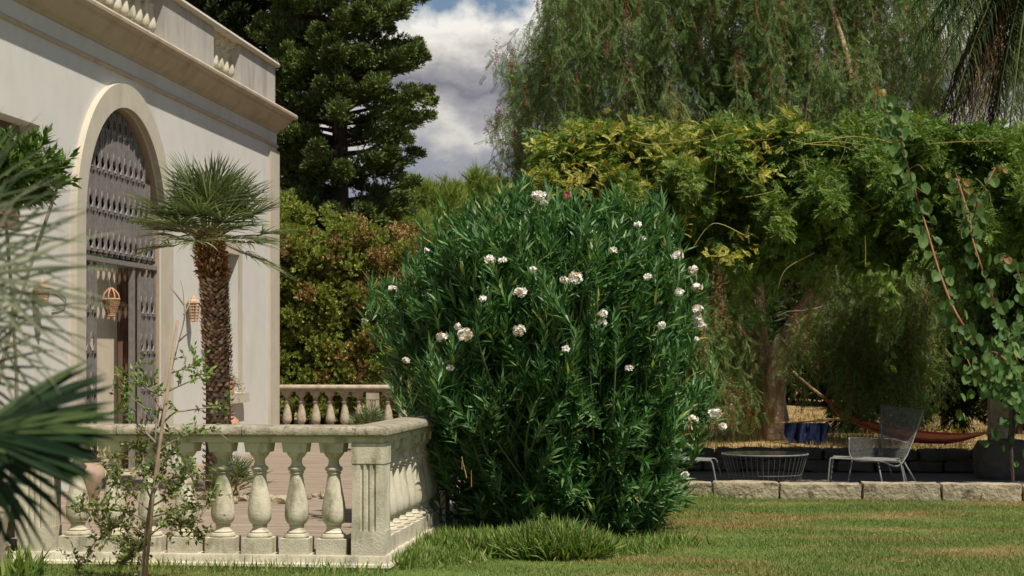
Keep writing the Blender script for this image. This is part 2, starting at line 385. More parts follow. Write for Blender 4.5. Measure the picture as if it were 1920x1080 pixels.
        if len(mats) > 1:
            mi = np.concatenate([*(s.m3 or [np.zeros(0, np.int32)]), *(s.m4 or [np.zeros(0, np.int32)])]).astype(np.int32)
            me.polygons.foreach_set('material_index', mi)
        me.update(calc_edges=True)
        me.validate()
        me.polygons.foreach_set('use_smooth', np.zeros(len(me.polygons), bool))
        if smooth is not None:
            me.polygons.foreach_set('use_smooth', np.ones(len(me.polygons), bool))
            if smooth < 170: me.set_sharp_from_angle(angle=R(smooth))
        o = bpy.data.objects.new(name, me); COL.objects.link(o)
        if parent is not None: o.parent = parent
        return o
def unit(a):
    a = np.asarray(a, float)
    return a / np.maximum(np.linalg.norm(a, axis=-1, keepdims=True), 1e-9)
def rv(n, s=1.0): return rng.normal(size=(n, 3)) * s
def tag(o, label, cat=None, group=None, kind=None):
    if label: o['label'] = label
    if cat: o['category'] = cat
    if group: o['group'] = group
    if kind: o['kind'] = kind
    return o
def thing(name, label, cat, loc=(0, 0, 0), group=None):
    o = bpy.data.objects.new(name, None); COL.objects.link(o)
    o.location = [float(c) for c in loc]; o.empty_display_size = .1
    return tag(o, label, cat, group)
def put(o, parent):
    """parent a mesh built in world coordinates under a thing placed elsewhere"""
    o.parent = parent
    if parent.parent is None:      # a part: its thing stands elsewhere; a sub-part: its part already lies in world coordinates
        o.matrix_parent_inverse = Matrix.Translation(-Vector(parent.location))
    return o
def clone(o, parent):
    c = o.copy(); COL.objects.link(c); c.parent = parent
    for ch in list(o.children): clone(ch, c)
    return c

# leaf templates: (verts, faces); y = along the leaf, z = its upper side
def t_leaf(w=.12, fold=.03, droop=.06):
    v = np.array([(0, 0, 0), (-w, .4, fold), (0, .45, 0), (w, .4, fold), (0, 1, -droop)], float)
    return v, np.array([(0, 3, 4, 2), (0, 2, 4, 1)])
def t_flat(w=.2, droop=.05):
    return np.array([(0, 0, 0), (w, .5, 0), (0, 1, -droop), (-w, .5, 0)], float), np.array([(0, 1, 2, 3)])
def t_round(w=.5, n=9):
    """heart-shaped leaf, folded along its midrib and cupped"""
    v = [(0, .08, 0), (0, .5, -.10), (0, 1.05, -.02)]
    h = [(.22, -.06, .04), (.46, .12, .10), (.54, .42, .13), (.44, .72, .11), (.22, .94, .05)]
    v += h + [(-x, y, z_) for x, y, z_ in h]
    f = [(0, 3, 1), (3, 4, 1), (4, 5, 1), (5, 6, 1), (6, 7, 1), (7, 2, 1)]
    f += [(0, 1, 8), (8, 1, 9), (9, 1, 10), (10, 1, 11), (11, 1, 12), (12, 1, 2)]
    return np.array(v), np.array(f)
def t_pinnate(pairs=7, ll=.3, w=.05, angle=60, droop=.25, terminal=True):
    v, f = [], []
    ang = R(angle)
    for i in range(pairs):
        y = .15 + .85 * i / pairs; zc = -droop * y * y
        for sg in (-1, 1):
            d = np.array((sg * math.sin(ang), math.cos(ang), -.25)); nrm = np.array((sg * -math.cos(ang), math.sin(ang), 0))
            p = np.array((0, y, zc)); b = len(v)
            v += [p, p + d * ll * .5 + nrm * w, p + d * ll + np.array((0, 0, -ll * .1)), p + d * ll * .5 - nrm * w]
            f.append((b, b + 1, b + 2, b + 3))
    if terminal:
        b = len(v); v += [np.array((0, .9, -droop * .8)), np.array((w, 1.0, -droop)), np.array((0, 1.15, -droop * 1.2)), np.array((-w, 1.0, -droop))]
        f.append((b, b + 1, b + 2, b + 3))
    b = len(v); v += [np.array((-.008, 0, 0)), np.array((.008, 0, 0)), np.array((.006, .95, -droop * .9)), np.array((-.006, .95, -droop * .9))]
    f.append((b, b + 1, b + 2, b + 3))
    return np.array(v), np.array(f)
def t_spray(k=7, w=.09, spread=.7, seed=3):
    """a conifer spray: short pointed twigs leaving a common stalk at all sides"""
    g = np.random.default_rng(seed); v, f = [], []
    for i in range(k):
        y0 = .55 * i / k; az = g.uniform(0, 2 * math.pi); L = g.uniform(.35, .6)
        d = unit(np.array((spread * math.cos(az), 1, spread * math.sin(az)))); sd = unit(np.cross(d, g.normal(size=3)))
        p = np.array((0, y0, 0)); b = len(v)
        v += [p - sd * w * .4, p + d * L * .55 - sd * w, p + d * L, p + d * L * .55 + sd * w]
        f.append((b, b + 1, b + 2, b + 3))
    return np.array(v), np.array(f)
def t_needles(k=9, w=.03, seed=5):
    g = np.random.default_rng(seed); v, f = [], []
    for i in range(k):
        d = unit(np.array((g.normal() * .55, 1, g.normal() * .55))); sd = unit(np.cross(d, g.normal(size=3))); b = len(v)
        v += [-sd * w, sd * w, d * g.uniform(.7, 1)]
        f.append((b, b + 1, b + 2))
    return np.array(v), np.array(f)
T_LEAF = t_leaf(); T_OLE = t_leaf(.085, .02, .10); T_SPRAY = t_spray(); T_SPRAY2 = t_spray(8, .13, .9, 9)
T_PEP = t_pinnate(8, .22, .030, 60, .5); T_WIS = t_pinnate(6, .34, .062, 58, .35); T_ROUND = t_round(); T_NEED = t_needles()

def smooth_path(pts, n=6):
    pts = np.asarray(pts, float); k = len(pts); out = []
    for i in range(k - 1):
        p0, p1, p2, p3 = pts[max(i - 1, 0)], pts[i], pts[i + 1], pts[min(i + 2, k - 1)]
        for t in np.linspace(0, 1, n, endpoint=False):
            out.append(.5 * ((2 * p1) + (-p0 + p2) * t + (2 * p0 - 5 * p1 + 4 * p2 - p3) * t * t + (-p0 + 3 * p1 - 3 * p2 + p3) * t ** 3))
    out.append(pts[-1])
    return np.array(out)
def struct(name, g, m, smooth=None):
    o = g.build(name, m, None, smooth); o['kind'] = 'structure'; return o

# ------------------------------------------------------------------ the ground
g = Geo().add([(-300, -40, -.02), (300, -40, -.02), (300, 700, -.02), (-300, 700, -.02)], [(0, 1, 2, 3)]); struct('ground', g, M['earth'])
g = Geo().add([(-30, -5, 0), (30, -5, 0), (30, 17.15, 0), (-30, 17.15, 0)], [(0, 1, 2, 3)]); struct('lawn', g, M['lawn'])
g = Geo().box((-14, 11.1, -.2), (-2.25, 31, .075)); struct('terrace', g, M['terrace'])
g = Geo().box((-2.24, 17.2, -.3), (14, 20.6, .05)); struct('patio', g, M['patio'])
# raised dry garden beyond the low wall, gently uneven
nx, ny = 60, 60
xs = np.linspace(-2.2, 60, nx); ys = np.linspace(20.75, 120, ny)
X, Y = np.meshgrid(xs, ys); Zg = .18 + .03 * np.sin(X * 1.7) + .03 * np.sin(Y * 1.1 + X) + np.clip((Y - 34) * .008, 0, 1)
vv = np.stack([X, Y, Zg], -1).reshape(-1, 3); ff = [(j * nx + i, j * nx + i + 1, (j + 1) * nx + i + 1, (j + 1) * nx + i) for j in range(ny - 1) for i in range(nx - 1)]
struct('dry_garden_ground', Geo().add(vv, ff), M['earth'], 180)

# ------------------------------------------------------------------ the villa
FX, FY1, FLOOR = -6.27, 24.5, .075
Y0 = 4.0
DY0, DY1, SPR = 16.74, 19.28, 2.73
DC, DR = (DY0 + DY1) / 2, (DY1 - DY0) / 2
villa = thing('villa', 'white plastered villa with arched gate, cornice and roof balustrade', 'house', (FX, 18, 0))
def arch_pts(c, r, zb, zs, n=28, rz=None):
    rz = rz or r
    p = [(c - r, zb)] + [(c - r * math.cos(math.pi * i / n), zs + rz * math.sin(math.pi * i / n)) for i in range(n + 1)] + [(c + r, zb)]
    return p
def plate(outer, holes, x_front, depth):
    """vertical plate in the Y-Z plane facing +X with holes, extruded back"""
    bm = bmesh.new()
    edges = []
    for loop in [outer] + holes:
        vs_ = [bm.verts.new((x_front, y, zz_)) for y, zz_ in loop]
        edges += [bm.edges.new((vs_[i], vs_[(i + 1) % len(vs_)])) for i in range(len(vs_))]
    bmesh.ops.triangle_fill(bm, use_beauty=True, use_dissolve=False, edges=edges)
    bmesh.ops.recalc_face_normals(bm, faces=bm.faces)
    ex = bmesh.ops.extrude_face_region(bm, geom=bm.faces[:])
    bmesh.ops.translate(bm, verts=[v for v in ex['geom'] if isinstance(v, bmesh.types.BMVert)], vec=(-depth, 0, 0))
    bmesh.ops.recalc_face_normals(bm, faces=bm.faces)
    return bm
def bm_obj(name, bm, m, parent=None):
    me = bpy.data.meshes.new(name); bm.to_mesh(me); bm.free(); me.materials.append(m)
    me.polygons.foreach_set('use_smooth', np.zeros(len(me.polygons), bool))
    o = bpy.data.objects.new(name, me); COL.objects.link(o)
    if parent is not None: put(o, parent)
    return o
W0, W1, WZ0, WZ1 = 21.35, 22.47, .91, 2.71       # small window
L0, L1, LZ0, LZ1 = 14.3, 15.71, 2.5, 3.52        # shuttered opening at the left
door_hole = arch_pts(DC, DR, FLOOR - .3, SPR)
wall = bm_obj('wall', plate([(Y0, -.3), (FY1, -.3), (FY1, 4.84), (Y0, 4.84)],
                            [arch_pts(DC, DR, -.2, SPR), [(W0, WZ0), (W1, WZ0), (W1, WZ1), (W0, WZ1)], [(L0, LZ0), (L1, LZ0), (L1, LZ1), (L0, LZ1)]], FX, .3), M['plaster'], villa)
g = Geo().box((-16, FY1 - .3, -.3), (FX - .302, FY1, 4.84)).box((-16, Y0, -.3), (-15.7, FY1 - .302, 4.84)).box((-15.69, Y0, -.3), (FX - .302, Y0 + .3, 4.84))
put(g.build('side_wall', M['plaster']), villa)
put(Geo().box((-15.69, Y0 + .31, 4.6), (FX - .31, FY1 - .31, 4.8)).build('roof', M['parapet']), villa)
# cornice, architrave line and corner pilaster
path = [(FX, Y0), (FX, FY1), (-16, FY1)]
CP = [(-.02, 4.555), (.015, 4.56), (.022, 4.59), (.05, 4.61), (.085, 4.635), (.12, 4.675), (.145, 4.715), (.175, 4.735), (.185, 4.765), (.215, 4.775), (.245, 4.79), (.25, 4.82), (.235, 4.845), (-.02, 4.85)]
put(Geo().sweep(CP, path).build('cornice', M['cornice'], smooth=25), villa)
put(Geo().sweep([(-.01, 4.345), (.018, 4.35), (.03, 4.375), (.014, 4.395), (-.01, 4.40)], path).build('architrave', M['cornice'], smooth=25), villa)
put(Geo().box((FX + .001, FY1 - .48, -.3), (FX + .035, FY1 + .03, 4.29)).box((-6.8, FY1 + .001, -.3), (FX + .001, FY1 + .03, 4.29)).build('corner_pilaster', M['trim']), villa)
# arched surround
sur = plate(arch_pts(DC, DR + .25, FLOOR, SPR, 40), [], FX + .065, .064)
sur.free()
bm = bmesh.new()
n = 40; inn = arch_pts(DC, DR - .0, FLOOR, SPR, n); out = arch_pts(DC, DR + .25, FLOOR, SPR, n)
vi = [[bm.verts.new((x, y, zz_)) for y, zz_ in loop] for x in (FX + .065, FX - .0) for loop in (inn, out)]
for i in range(len(inn) - 1):
    a, b, c, d = vi[0], vi[1], vi[2], vi[3]
    bm.faces.new((a[i], a[i + 1], b[i + 1], b[i])); bm.faces.new((b[i], b[i + 1], d[i + 1], d[i])); bm.faces.new((a[i + 1], a[i], c[i], c[i + 1]))
bmesh.ops.recalc_face_normals(bm, faces=bm.faces)
bm_obj('arch_surround', bm, M['trim'], villa)
# lining of the arch reveal, coloured with the brown shade that falls there
bm = bmesh.new(); inn2 = arch_pts(DC, DR - .004, FLOOR, SPR, n)
va = [bm.verts.new((FX - .02, y, zz_)) for y, zz_ in inn2]; vb = [bm.verts.new((FX - .34, y, zz_)) for y, zz_ in inn2]
for i in range(len(inn2) - 1): bm.faces.new((va[i], vb[i], vb[i + 1], va[i + 1]))
bm_obj('arch_reveal', bm, M['reveal'], villa)
# vestibule behind the gate: cream leaf, brown leaf, brown tympanum
XB = FX - .36
put(Geo().box((XB - .06, DY0 - .3, FLOOR), (XB, 18.84, 2.42)).box((XB + .002, 17.0, .3), (XB + .014, 18.70, 2.3)).build('cream_door', M['cream_board']), villa)
g = Geo().box((XB - .06, 18.85, FLOOR), (XB + .004, DY1 + .3, 2.42))
for k in range(3): g.box((XB + .006, 18.95, .25 + k * .7), (XB + .02, 19.25, .85 + k * .7))
put(g.build('brown_door', M['brown_board']), villa)
put(Geo().box((XB - .66, DY0 - .3, 2.43), (XB - .6, DY1 + .3, 4.3)).box((XB - .6, DY0 - .3, 2.425), (XB, DY1 + .3, 2.45)).build('tympanum', M['brown_board']), villa)
put(Geo().box((FX - .7, DY0, FLOOR - .02), (FX + .1, DY1, FLOOR + .05)).build('threshold', M['stone_far']), villa)
# iron gate
XG = FX - .075
def half_w(zz_):
    return DR - .03 if zz_ <= SPR else math.sqrt(max(0, (DR - .03) ** 2 - (zz_ - SPR) ** 2))
def gate_section(g, ya, yb, z0, z1, arch=False, bays=None, pitch=.105):
    nb = max(1, round((yb - ya) / pitch)); w = (yb - ya) / nb; rows = .415
    def zmax(y): return z1 if not arch else SPR + math.sqrt(max(0, (DR - .05) ** 2 - (y - DC) ** 2))
    for i in range(nb + 1):
        y = ya + i * w; zt = zmax(y)
        if zt < z0 + .05: continue
        g.box((XG - .012, y - .017, z0), (XG + .012, y + .017, zt)); g.box((XG + .012, y - .005, z0), (XG + .022, y + .005, zt - .01))
    for i in range(nb):
        y = ya + (i + .5) * w; zz_ = z0 + .06; top_ = min(zmax(y - w * .4), zmax(y + w * .4))
        while zz_ + .1 < top_:
            zb = zz_ + .17; ze = min(zz_ + rows - .01, top_)
            g.inst((np.array([(.9, 0, 0), (0, .9, 0), (-.9, 0, 0), (0, -.9, 0), (0, 0, .7)]), np.array([(0, 1, 4), (1, 2, 4), (2, 3, 4), (3, 0, 4)])), [(XG + .014, y, zz_)], (0, 0, 1), (1, 0, 0), .032)
            for sg in (-1, 1):
                # bowed strap rising from the rosette, then a flat bar with a pointed foot
                pts = [(XG + .006, y + sg * w * .05, zz_), (XG + .006, y + sg * w * .30, zz_ + .045), (XG + .006, y + sg * w * .33, zz_ + .09), (XG + .006, y + sg * w * .12, min(zb + .02, top_))]
                g.tube(smooth_path(pts, 3), .0075, 4, False)
                g.box((XG + .004, y + sg * w * .36 - .012, zz_ - .028), (XG + .028, y + sg * w * .36 + .012, zz_ + .018))
                if ze > zb:
                    yi, yo = y + sg * w * .045, y + sg * w * .30
                    a_, b_ = min(yi, yo), max(yi, yo); ft = (zb - .05, zb + .02) if sg < 0 else (zb + .02, zb - .05)
                    ft = (zb + .02, zb - .05) if sg < 0 else (zb - .05, zb + .02)
                    g.hexa([(XG - .006, a_, ft[0]), (XG + .006, a_, ft[0]), (XG + .006, b_, ft[1]), (XG - .006, b_, ft[1]), (XG - .006, a_, ze), (XG + .006, a_, ze), (XG + .006, b_, ze), (XG - .006, b_, ze)])
            zz_ += rows
    return g
g = Geo(); gate_section(g, DY0 + .03, DY0 + .62, FLOOR + .06, 2.34, pitch=.17); gate_a = put(g.build('gate_leaf', M['gate']), villa)
g = Geo(); gate_section(g, DY1 - .55, DY1 - .03, FLOOR + .06, 2.34, pitch=.17); gate_b = put(g.build('gate_leaf', M['gate']), villa)
put(Geo().box((XG - .03, DY1 - .80, FLOOR + .05), (XG + .02, DY1 - .73, 2.34)).build('gate_post', M['gate']), gate_b)
tr_ = put(Geo().box((XG - .03, DY0 + .01, 2.35), (XG + .035, DY1 - .01, 2.40)).build('transom', M['gate']), villa)
gt = Geo(); gate_section(gt, DY0 + .05, DY1 - .05, 2.42, 4.0, True, pitch=.178)
put(gt.build('arch_grille', M['gate']), tr_)
# small window: recess lining, shutter, sill
g = Geo().box((FX - .26, W0, WZ0), (FX - .2, W1, WZ1)); 
for k in range(14): g.box((FX - .198, W0 + .06, WZ0 + .08 + k * .12), (FX - .175, W1 - .06, WZ0 + .15 + k * .12))
sh = put(g.build('shutter', M['gate']), villa)
put(Geo().box((FX - .17, W1 - .12, 1.40), (FX - .10, W1 - .10, 1.42)).box((FX - .12, W1 - .13, 1.36), (FX - .10, W1 - .09, 1.46)).build('shutter_latch', M['wire']), sh)
wsur = put(Geo().box((FX + .001, W1, WZ0 - .12), (FX + .022, W1 + .14, WZ1 + .16)).box((FX + .001, W0 - .14, WZ0 - .12), (FX + .022, W0, WZ1 + .16)).box((FX + .001, W0 + .001, WZ1), (FX + .0215, W1 - .001, WZ1 + .16)).build('window_surround', M['trim']), villa)
put(Geo().box((FX - .2, W0 + .003, WZ0 - .13), (FX + .10, W1 + .20, WZ0 - .003)).build('window_sill', M['trim']), wsur)
# shuttered opening at the left
g = Geo().box((FX - .26, L0, LZ0), (FX - .2, L1, LZ1))
for k in range(9): g.box((FX - .198, L0 + .05, LZ0 + .06 + k * .105), (FX - .17, L1 - .05, LZ0 + .12 + k * .105))
put(g.build('brown_shutter', M['brown_board']), villa)
# parapet with balusters
RB = []      # roof baluster positions
PX = FX - .02
P_SOLID = [(Y0, 17.1), (19.41, 21.43), (22.64, FY1 - .01)]
g = Geo()
for a, b in P_SOLID: g.box((PX - .24, a, 4.852), (PX, b, 5.50))
g.box((PX - .25, 17.1 + .001, 4.852), (PX + .01, 19.41 - .001, 4.90)).box((PX - .25, 21.43 + .001, 4.852), (PX + .01, 22.64 - .001, 4.90))
g.box((-15.7, FY1 - .25, 4.852), (PX - .242, FY1 - .012, 5.5))
parapet = put(g.build('parapet', M['parapet']), villa)
put(Geo().sweep([(-.30, 5.502), (.05, 5.502), (.06, 5.53), (.045, 5.565), (-.29, 5.57), (-.30, 5.53)], [(PX, Y0), (PX, FY1 - .01), (-15.7, FY1 - .01)]).build('parapet_coping', M['trim'], smooth=25), parapet)

# baluster shape
BH = .72
BPROF = [(.078, .1005), (.083, .112), (.078, .126), (.060, .130), (.064, .138), (.050, .150), (.044, .170), (.050, .174), (.050, .180), (.046, .183), (.060, .195), (.071, .212), (.077, .235),
         (.0785, .262), (.076, .300), (.068, .350), (.058, .400), (.049, .450), (.043, .490), (.040, .515), (.047, .518), (.047, .528), (.043, .532), (.054, .538), (.058, .549), (.054, .560),
         (.043, .566), (.034, .586), (.034, .608), (.038, .616), (.055, .634), (.064, .648), (.066, .656)]
def baluster_geo(h=BH, k=1.0, n=24):
    s = h / BH
    g = Geo().box((-.096 * k, -.096 * k, 0), (.096 * k, .096 * k, .10 * s))
    g.lathe([(r * k, zz_ * s) for r, zz_ in BPROF], n)
    g.hexa([(-.074 * k, -.074 * k, .6565 * s), (.074 * k, -.074 * k, .6565 * s), (.074 * k, .074 * k, .6565 * s), (-.074 * k, .074 * k, .6565 * s),
            (-.082 * k, -.082 * k, h), (.082 * k, -.082 * k, h), (.082 * k, .082 * k, h), (-.082 * k, .082 * k, h)])
    return g
rb0 = baluster_geo(.60, .95, 16).build('roof_baluster', M['stone'], smooth=32)
first = True
for a, b, nbal in ((17.1, 19.41, 10), (21.43, 22.64, 5)):
    for k in range(nbal):
        y = a + (k + .5) * (b - a) / nbal
        o = rb0 if first else rb0.copy()
        if not first: COL.objects.link(o)
        first = False
        o.parent = parapet; o.location = (PX - .12, y, 4.90)

# ------------------------------------------------------------------ balustrades
def pilaster_geo(w=.105, h=BH):
    def poly(fl):
        p = []
        for q in range(4):
            a = q * math.pi / 2; c, s_ = math.cos(a), math.sin(a)
            pts = [(-w, -w)]
            if fl:
                for c0 in (-.040, .0, .040):
                    pts += [(c0 - .012, -w), (c0 - .008, -w + .010), (c0, -w + .014), (c0 + .008, -w + .010), (c0 + .012, -w)]
            p += [(x * c - y * s_, x * s_ + y * c) for x, y in pts]
        return p
    g = Geo().box((-w - .004, -w - .004, 0), (w + .004, w + .004, .155)).box((-w - .004, -w - .004, h - .13), (w + .004, w + .004, h))
    p = poly(True); m = len(p)
    v = [(x, y, .156) for x, y in p] + [(x, y, h - .131) for x, y in p]
    g.add(v, [(i, (i + 1) % m, m + (i + 1) % m, m + i) for i in range(m)])
    return g
bal_mesh = baluster_geo()
BZ = .098
def balustrade(name, label, path, bals, pils, z0, m_st, m_rail, group, base=True, mesh_from=None, pmesh=None, stones=None):
    c0 = path[0]
    t = thing(name, label, 'balustrade', (c0[0], c0[1], z0), group)
    loc = lambda o, x, y, zz_: setattr(o, 'location', (x - c0[0], y - c0[1], zz_ - z0))
    bz = z0 + BZ
    if base:
        prof = [(.15, z0 - .15), (.15, z0 + .012), (.157, z0 + .026), (.152, z0 + .042), (.132, z0 + .050), (.128, z0 + .058), (.126, z0 + .088), (.120, bz)]
        prof = prof + [(-d, zz_) for d, zz_ in reversed(prof)]
        put(Geo().sweep(prof, path).build('plinth', m_st, smooth=35), t)
    zt = bz + BH
    put(Geo().sweep([(.095, zt + .001), (.10, zt + .004), (.10, zt + .040), (-.10, zt + .040), (-.10, zt + .004), (-.095, zt + .001)], path).build('fascia', m_st, smooth=30), t)
    rp = [(.10, zt + .0405), (.125, zt + .043), (.14, zt + .056), (.142, zt + .075), (.135, zt + .094), (.115, zt + .106), (.07, zt + .112)]
    rp = rp + [(-d, zz_) for d, zz_ in reversed(rp)]
    # coping stones cut at joints
    for sub in (stones or [path]):
        put(Geo().sweep(rp, sub).build('coping_stone', m_rail, smooth=40), t)
    for k, (x, y) in enumerate(bals):
        if k == 0 and mesh_from is None:
            o = bal_mesh.build('baluster', m_st, smooth=32); mesh_from = o
        else:
            o = mesh_from.copy(); COL.objects.link(o)
        o.parent = t; loc(o, x, y, bz); o.rotation_euler = (0, 0, [0, .03, -.04, .02, -.02][k % 5])
    for k, (x, y) in enumerate(pils):
        if pmesh is None:
            o = pilaster_geo().build('pilaster', m_st); pmesh = o
        else:
            o = pmesh.copy(); COL.objects.link(o)
        o.parent = t; loc(o, x, y, bz)
    return t, mesh_from, pmesh
BX = -2.241; BY = 11.2
b1, bmesh0, pmesh0 = balustrade('stone_balustrade', 'beige stone balustrade turning a corner in front of the lawn and oleander', [(-4.60, BY), (BX, BY), (BX, 13.84)],
                                [(-2.487 - .246 * k, BY) for k in range(8)] + [(BX, BY + .262 + .246 * k) for k in range(9)],
                                [(-4.47, BY), (BX, BY), (BX, 13.72)], 0.0, M['stone'], M['stone_rail'], 'stone balustrades of the terrace',
                                stones=[[(-4.60, BY), (-3.902, BY)], [(-3.896, BY), (-3.065, BY)], [(-3.059, BY), (BX, BY), (BX, 11.62)], [(BX, 11.626), (BX, 12.34)], [(BX, 12.346), (BX, 13.1)], [(BX, 13.106), (BX, 13.84)]])
bx_ = -2.487 - .246 * 3
def scratch(pts):
    q = []
    for x, y in pts:      # photograph pixels on the fourth baluster from the corner
        p_ = PT(x, y, 11.23); r_ = np.interp(p_[2] - BZ, [b for a, b in BPROF], [a for a, b in BPROF]) + .0008; dx_ = np.clip(p_[0] - bx_, -r_ * .98, r_ * .98)
        q.append((p_[0], BY - math.sqrt(r_ * r_ - dx_ * dx_), p_[2]))
    put(Geo().tube(smooth_path(q, 3), .0016, 4).build('scratched_mark', M['dark_bark']), b1)
for L in (((407, 933), (411, 933), (414, 931)), ((411, 933), (412, 937), (414, 940)), ((416, 934), (418, 932), (421, 934), (420, 938), (417, 937), (416, 934)), ((421, 934), (424, 938), (424, 943)), ((424, 938), (427, 940)), ((403, 970), (406, 971), (411, 982))): scratch(L)
BBY = 28.95
b2, bm2, pm2 = balustrade('stone_balustrade', 'far tan stone balustrade along the hedge behind the villa corner', [(-9.5, BBY), (-1.6, BBY)],
                          [(-9.2 + .2465 * k, BBY) for k in range(14)] + [(-9.2 + .2465 * k, BBY) for k in range(15, 31) if k not in (22, 23)],
                          [(-9.2 + .2465 * 14, BBY), (-9.2 + .2465 * 22.5, BBY), (-9.2 + .2465 * 30.8, BBY)], -.02, M['stone_far'], M['stone_far'], 'stone balustrades of the terrace')
# ------------------------------------------------------------------ rough stones at the left end
def rock(rx, ry, rz, seed, sub=3, amp=.16, boxy=.6):
    bm = bmesh.new(); bmesh.ops.create_icosphere(bm, subdivisions=sub, radius=1)
    gr = np.random.default_rng(seed); ph = gr.uniform(0, 6, (6, 3)); fr = gr.uniform(1.2, 4.5, (6, 3))
    for v in bm.verts:
        c = np.array(v.co); mxx = np.max(np.abs(c)); c = c * ((1 - boxy) + boxy / mxx)
        d = sum(math.sin(np.dot(fr[k], c) + ph[k][0]) / (k + 1.5) for k in range(6))
        c = c * (1 + amp * d * .6)
        v.co = (c[0] * rx, c[1] * ry, c[2] * rz)
    v = np.array([tuple(x.co) for x in bm.verts]); f = [tuple(q.index for q in fa.verts) for fa in bm.faces]; bm.free()
    return v, np.array(f)
def block(hx, hy, hz, seed, amp=.012, cuts=7, rnd=.10):
    """a squared stone: a subdivided box with worn edges and an uneven face"""
    bm = bmesh.new(); bmesh.ops.create_cube(bm, size=2); bmesh.ops.subdivide_edges(bm, edges=bm.edges[:], cuts=cuts, use_grid_fill=True)
    gr = np.random.default_rng(seed); ph = gr.uniform(0, 6, 8); fr = gr.uniform(6, 26, (8, 3)) * np.array([1, 1, 1])
    v = np.array([tuple(x.co) for x in bm.verts]); f = [tuple(q.index for q in fa.verts) for fa in bm.faces]; bm.free()
    a = np.abs(v); e = (a > .99).sum(1); v = v * np.where(e >= 2, 1 - rnd * .35, 1)[:, None] * (1, 1, 1)
    w = v * (hx, hy, hz); n_ = sum(np.sin(w @ fr[k] * 1.0 + ph[k]) for k in range(8)) / 4 + gr.normal(size=len(v)) * .35
    w = w + unit(v) * (n_ * amp)[:, None]
    return w, np.array(f)
wl_t = thing('rubble_wall', 'low rubble stone wall with weeds beside the left pilaster', 'stone wall', (-4.9, 11.2, 0))
g_seed = 0
for row, (z0, hh) in enumerate(((.0, .15), (.15, .13), (.28, .14), (.42, .12))):
    x = -4.66 - (row % 2) * .05
    while x > -6.1:
        w = random.uniform(.2, .36); g_seed += 1
        v, f = block(w / 2 - .004, .14, hh / 2 - .002, g_seed, .012, 5, .3)
        o = Geo().add(v + np.array((x - w / 2, 11.25 + random.uniform(-.02, .02), z0 + hh / 2)), f).build('rubble_stone', M['rough_stone'], smooth=40); put(o, wl_t)
        x -= w
# ------------------------------------------------------------------ lawn edge stones and patio wall
t = thing('stone_border', 'long low border of squared limestone blocks along the lawn edge', 'stone border', (2, 17.3, 0))
edges_px = [1150, 1245, 1335, 1460, 1613, 1757, 1905, 2060]
for i in range(len(edges_px) - 1):
    a, b = PT(edges_px[i], 903, 17.1), PT(edges_px[i + 1], 903, 17.1)
    ga = .012
    v, f = block(abs(b[0] - a[0]) / 2 - .006, .15, .098, 40 + i, .007, 9, .08)
    d = (a + b) / 2
    o = Geo().add(v + np.array((d[0], 17.30, .056 + random.uniform(-.010, .008))), f).build('limestone_block', M['rough_stone'], smooth=35); put(o, t)
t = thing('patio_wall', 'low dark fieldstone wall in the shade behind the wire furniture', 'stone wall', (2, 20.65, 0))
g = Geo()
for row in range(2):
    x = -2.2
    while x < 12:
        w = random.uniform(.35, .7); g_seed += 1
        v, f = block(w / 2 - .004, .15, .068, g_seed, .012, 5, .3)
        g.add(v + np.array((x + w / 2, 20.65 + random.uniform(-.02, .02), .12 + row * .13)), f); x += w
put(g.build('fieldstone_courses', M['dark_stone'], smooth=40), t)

# ------------------------------------------------------------------ terracotta lanterns, jars, pots
def wall_lantern(label, px, py_top, py_bot):
    u = (px - CX) / F_PX; dx = FW[0] + RT[0] * u; tt = (FX + .09) / dx
    p = PT(px, py_bot, tt); h = (py_bot - py_top) / F_PX * tt
    t = thing('wall_lantern', label, 'lantern', p, 'terracotta lanterns on the villa')
    w = .075
    z1, z2 = 0, h * .63
    g = Geo()
    # pierced tapered half-hexagonal body: bars of clay round small openings
    n_s, rows = 6, 6
    def ring(zf): 
        r = w * (.62 + .38 * zf)
        return r
    for i in range(n_s):
        a0, a1 = math.pi * 2 * i / n_s, math.pi * 2 * (i + 1) / n_s
        for c in range(4):
            f0 = c / 3
            pts = []
            for zf in (0, 1):
                r = ring(zf); q0 = np.array((r * math.cos(a0), r * math.sin(a0), z1 + (z2 - z1) * zf)); q1 = np.array((r * math.cos(a1), r * math.sin(a1), z1 + (z2 - z1) * zf))
                pts.append(q0 * (1 - f0) + q1 * f0)
            g.tube(pts, .0075 if c in (0, 3) else .006, 4)
        for rr in range(rows + 1):
            zf = rr / rows; r = ring(zf)
            q0 = np.array((r * math.cos(a0), r * math.sin(a0), z1 + (z2 - z1) * zf)); q1 = np.array((r * math.cos(a1), r * math.sin(a1), z1 + (z2 - z1) * zf))
            g.tube([q0, q1], .011 if rr in (0, rows) else .0065, 4)
    put(g.build('pierced_body', M['pale_terracotta']), t).matrix_parent_inverse = Matrix()
    o = Geo().lathe([(w * .98, z2), (w * 1.08, z2 + .012), (w * .95, z2 + .03), (w * .55, z2 + h * .10), (w * .38, z2 + h * .14), (w * .40, z2 + h * .17), (w * .22, z2 + h * .24), (0.004, h)], 6).build('cap', M['pale_terracotta'])
    o.parent = t
    o = Geo().lathe([(.004, -h * .06), (w * .5, -h * .02), (w * .66, 0), (w * .66, .012)], 6).build('base', M['pale_terracotta']); o.parent = t
    return t
wall_lantern('pierced terracotta wall lantern right of the arched gate beside the palm trunk', 363, 548, 601)
ll_ = wall_lantern('pierced terracotta wall lantern left of the gate, half hidden by blurred fronds', 79, 520, 572)
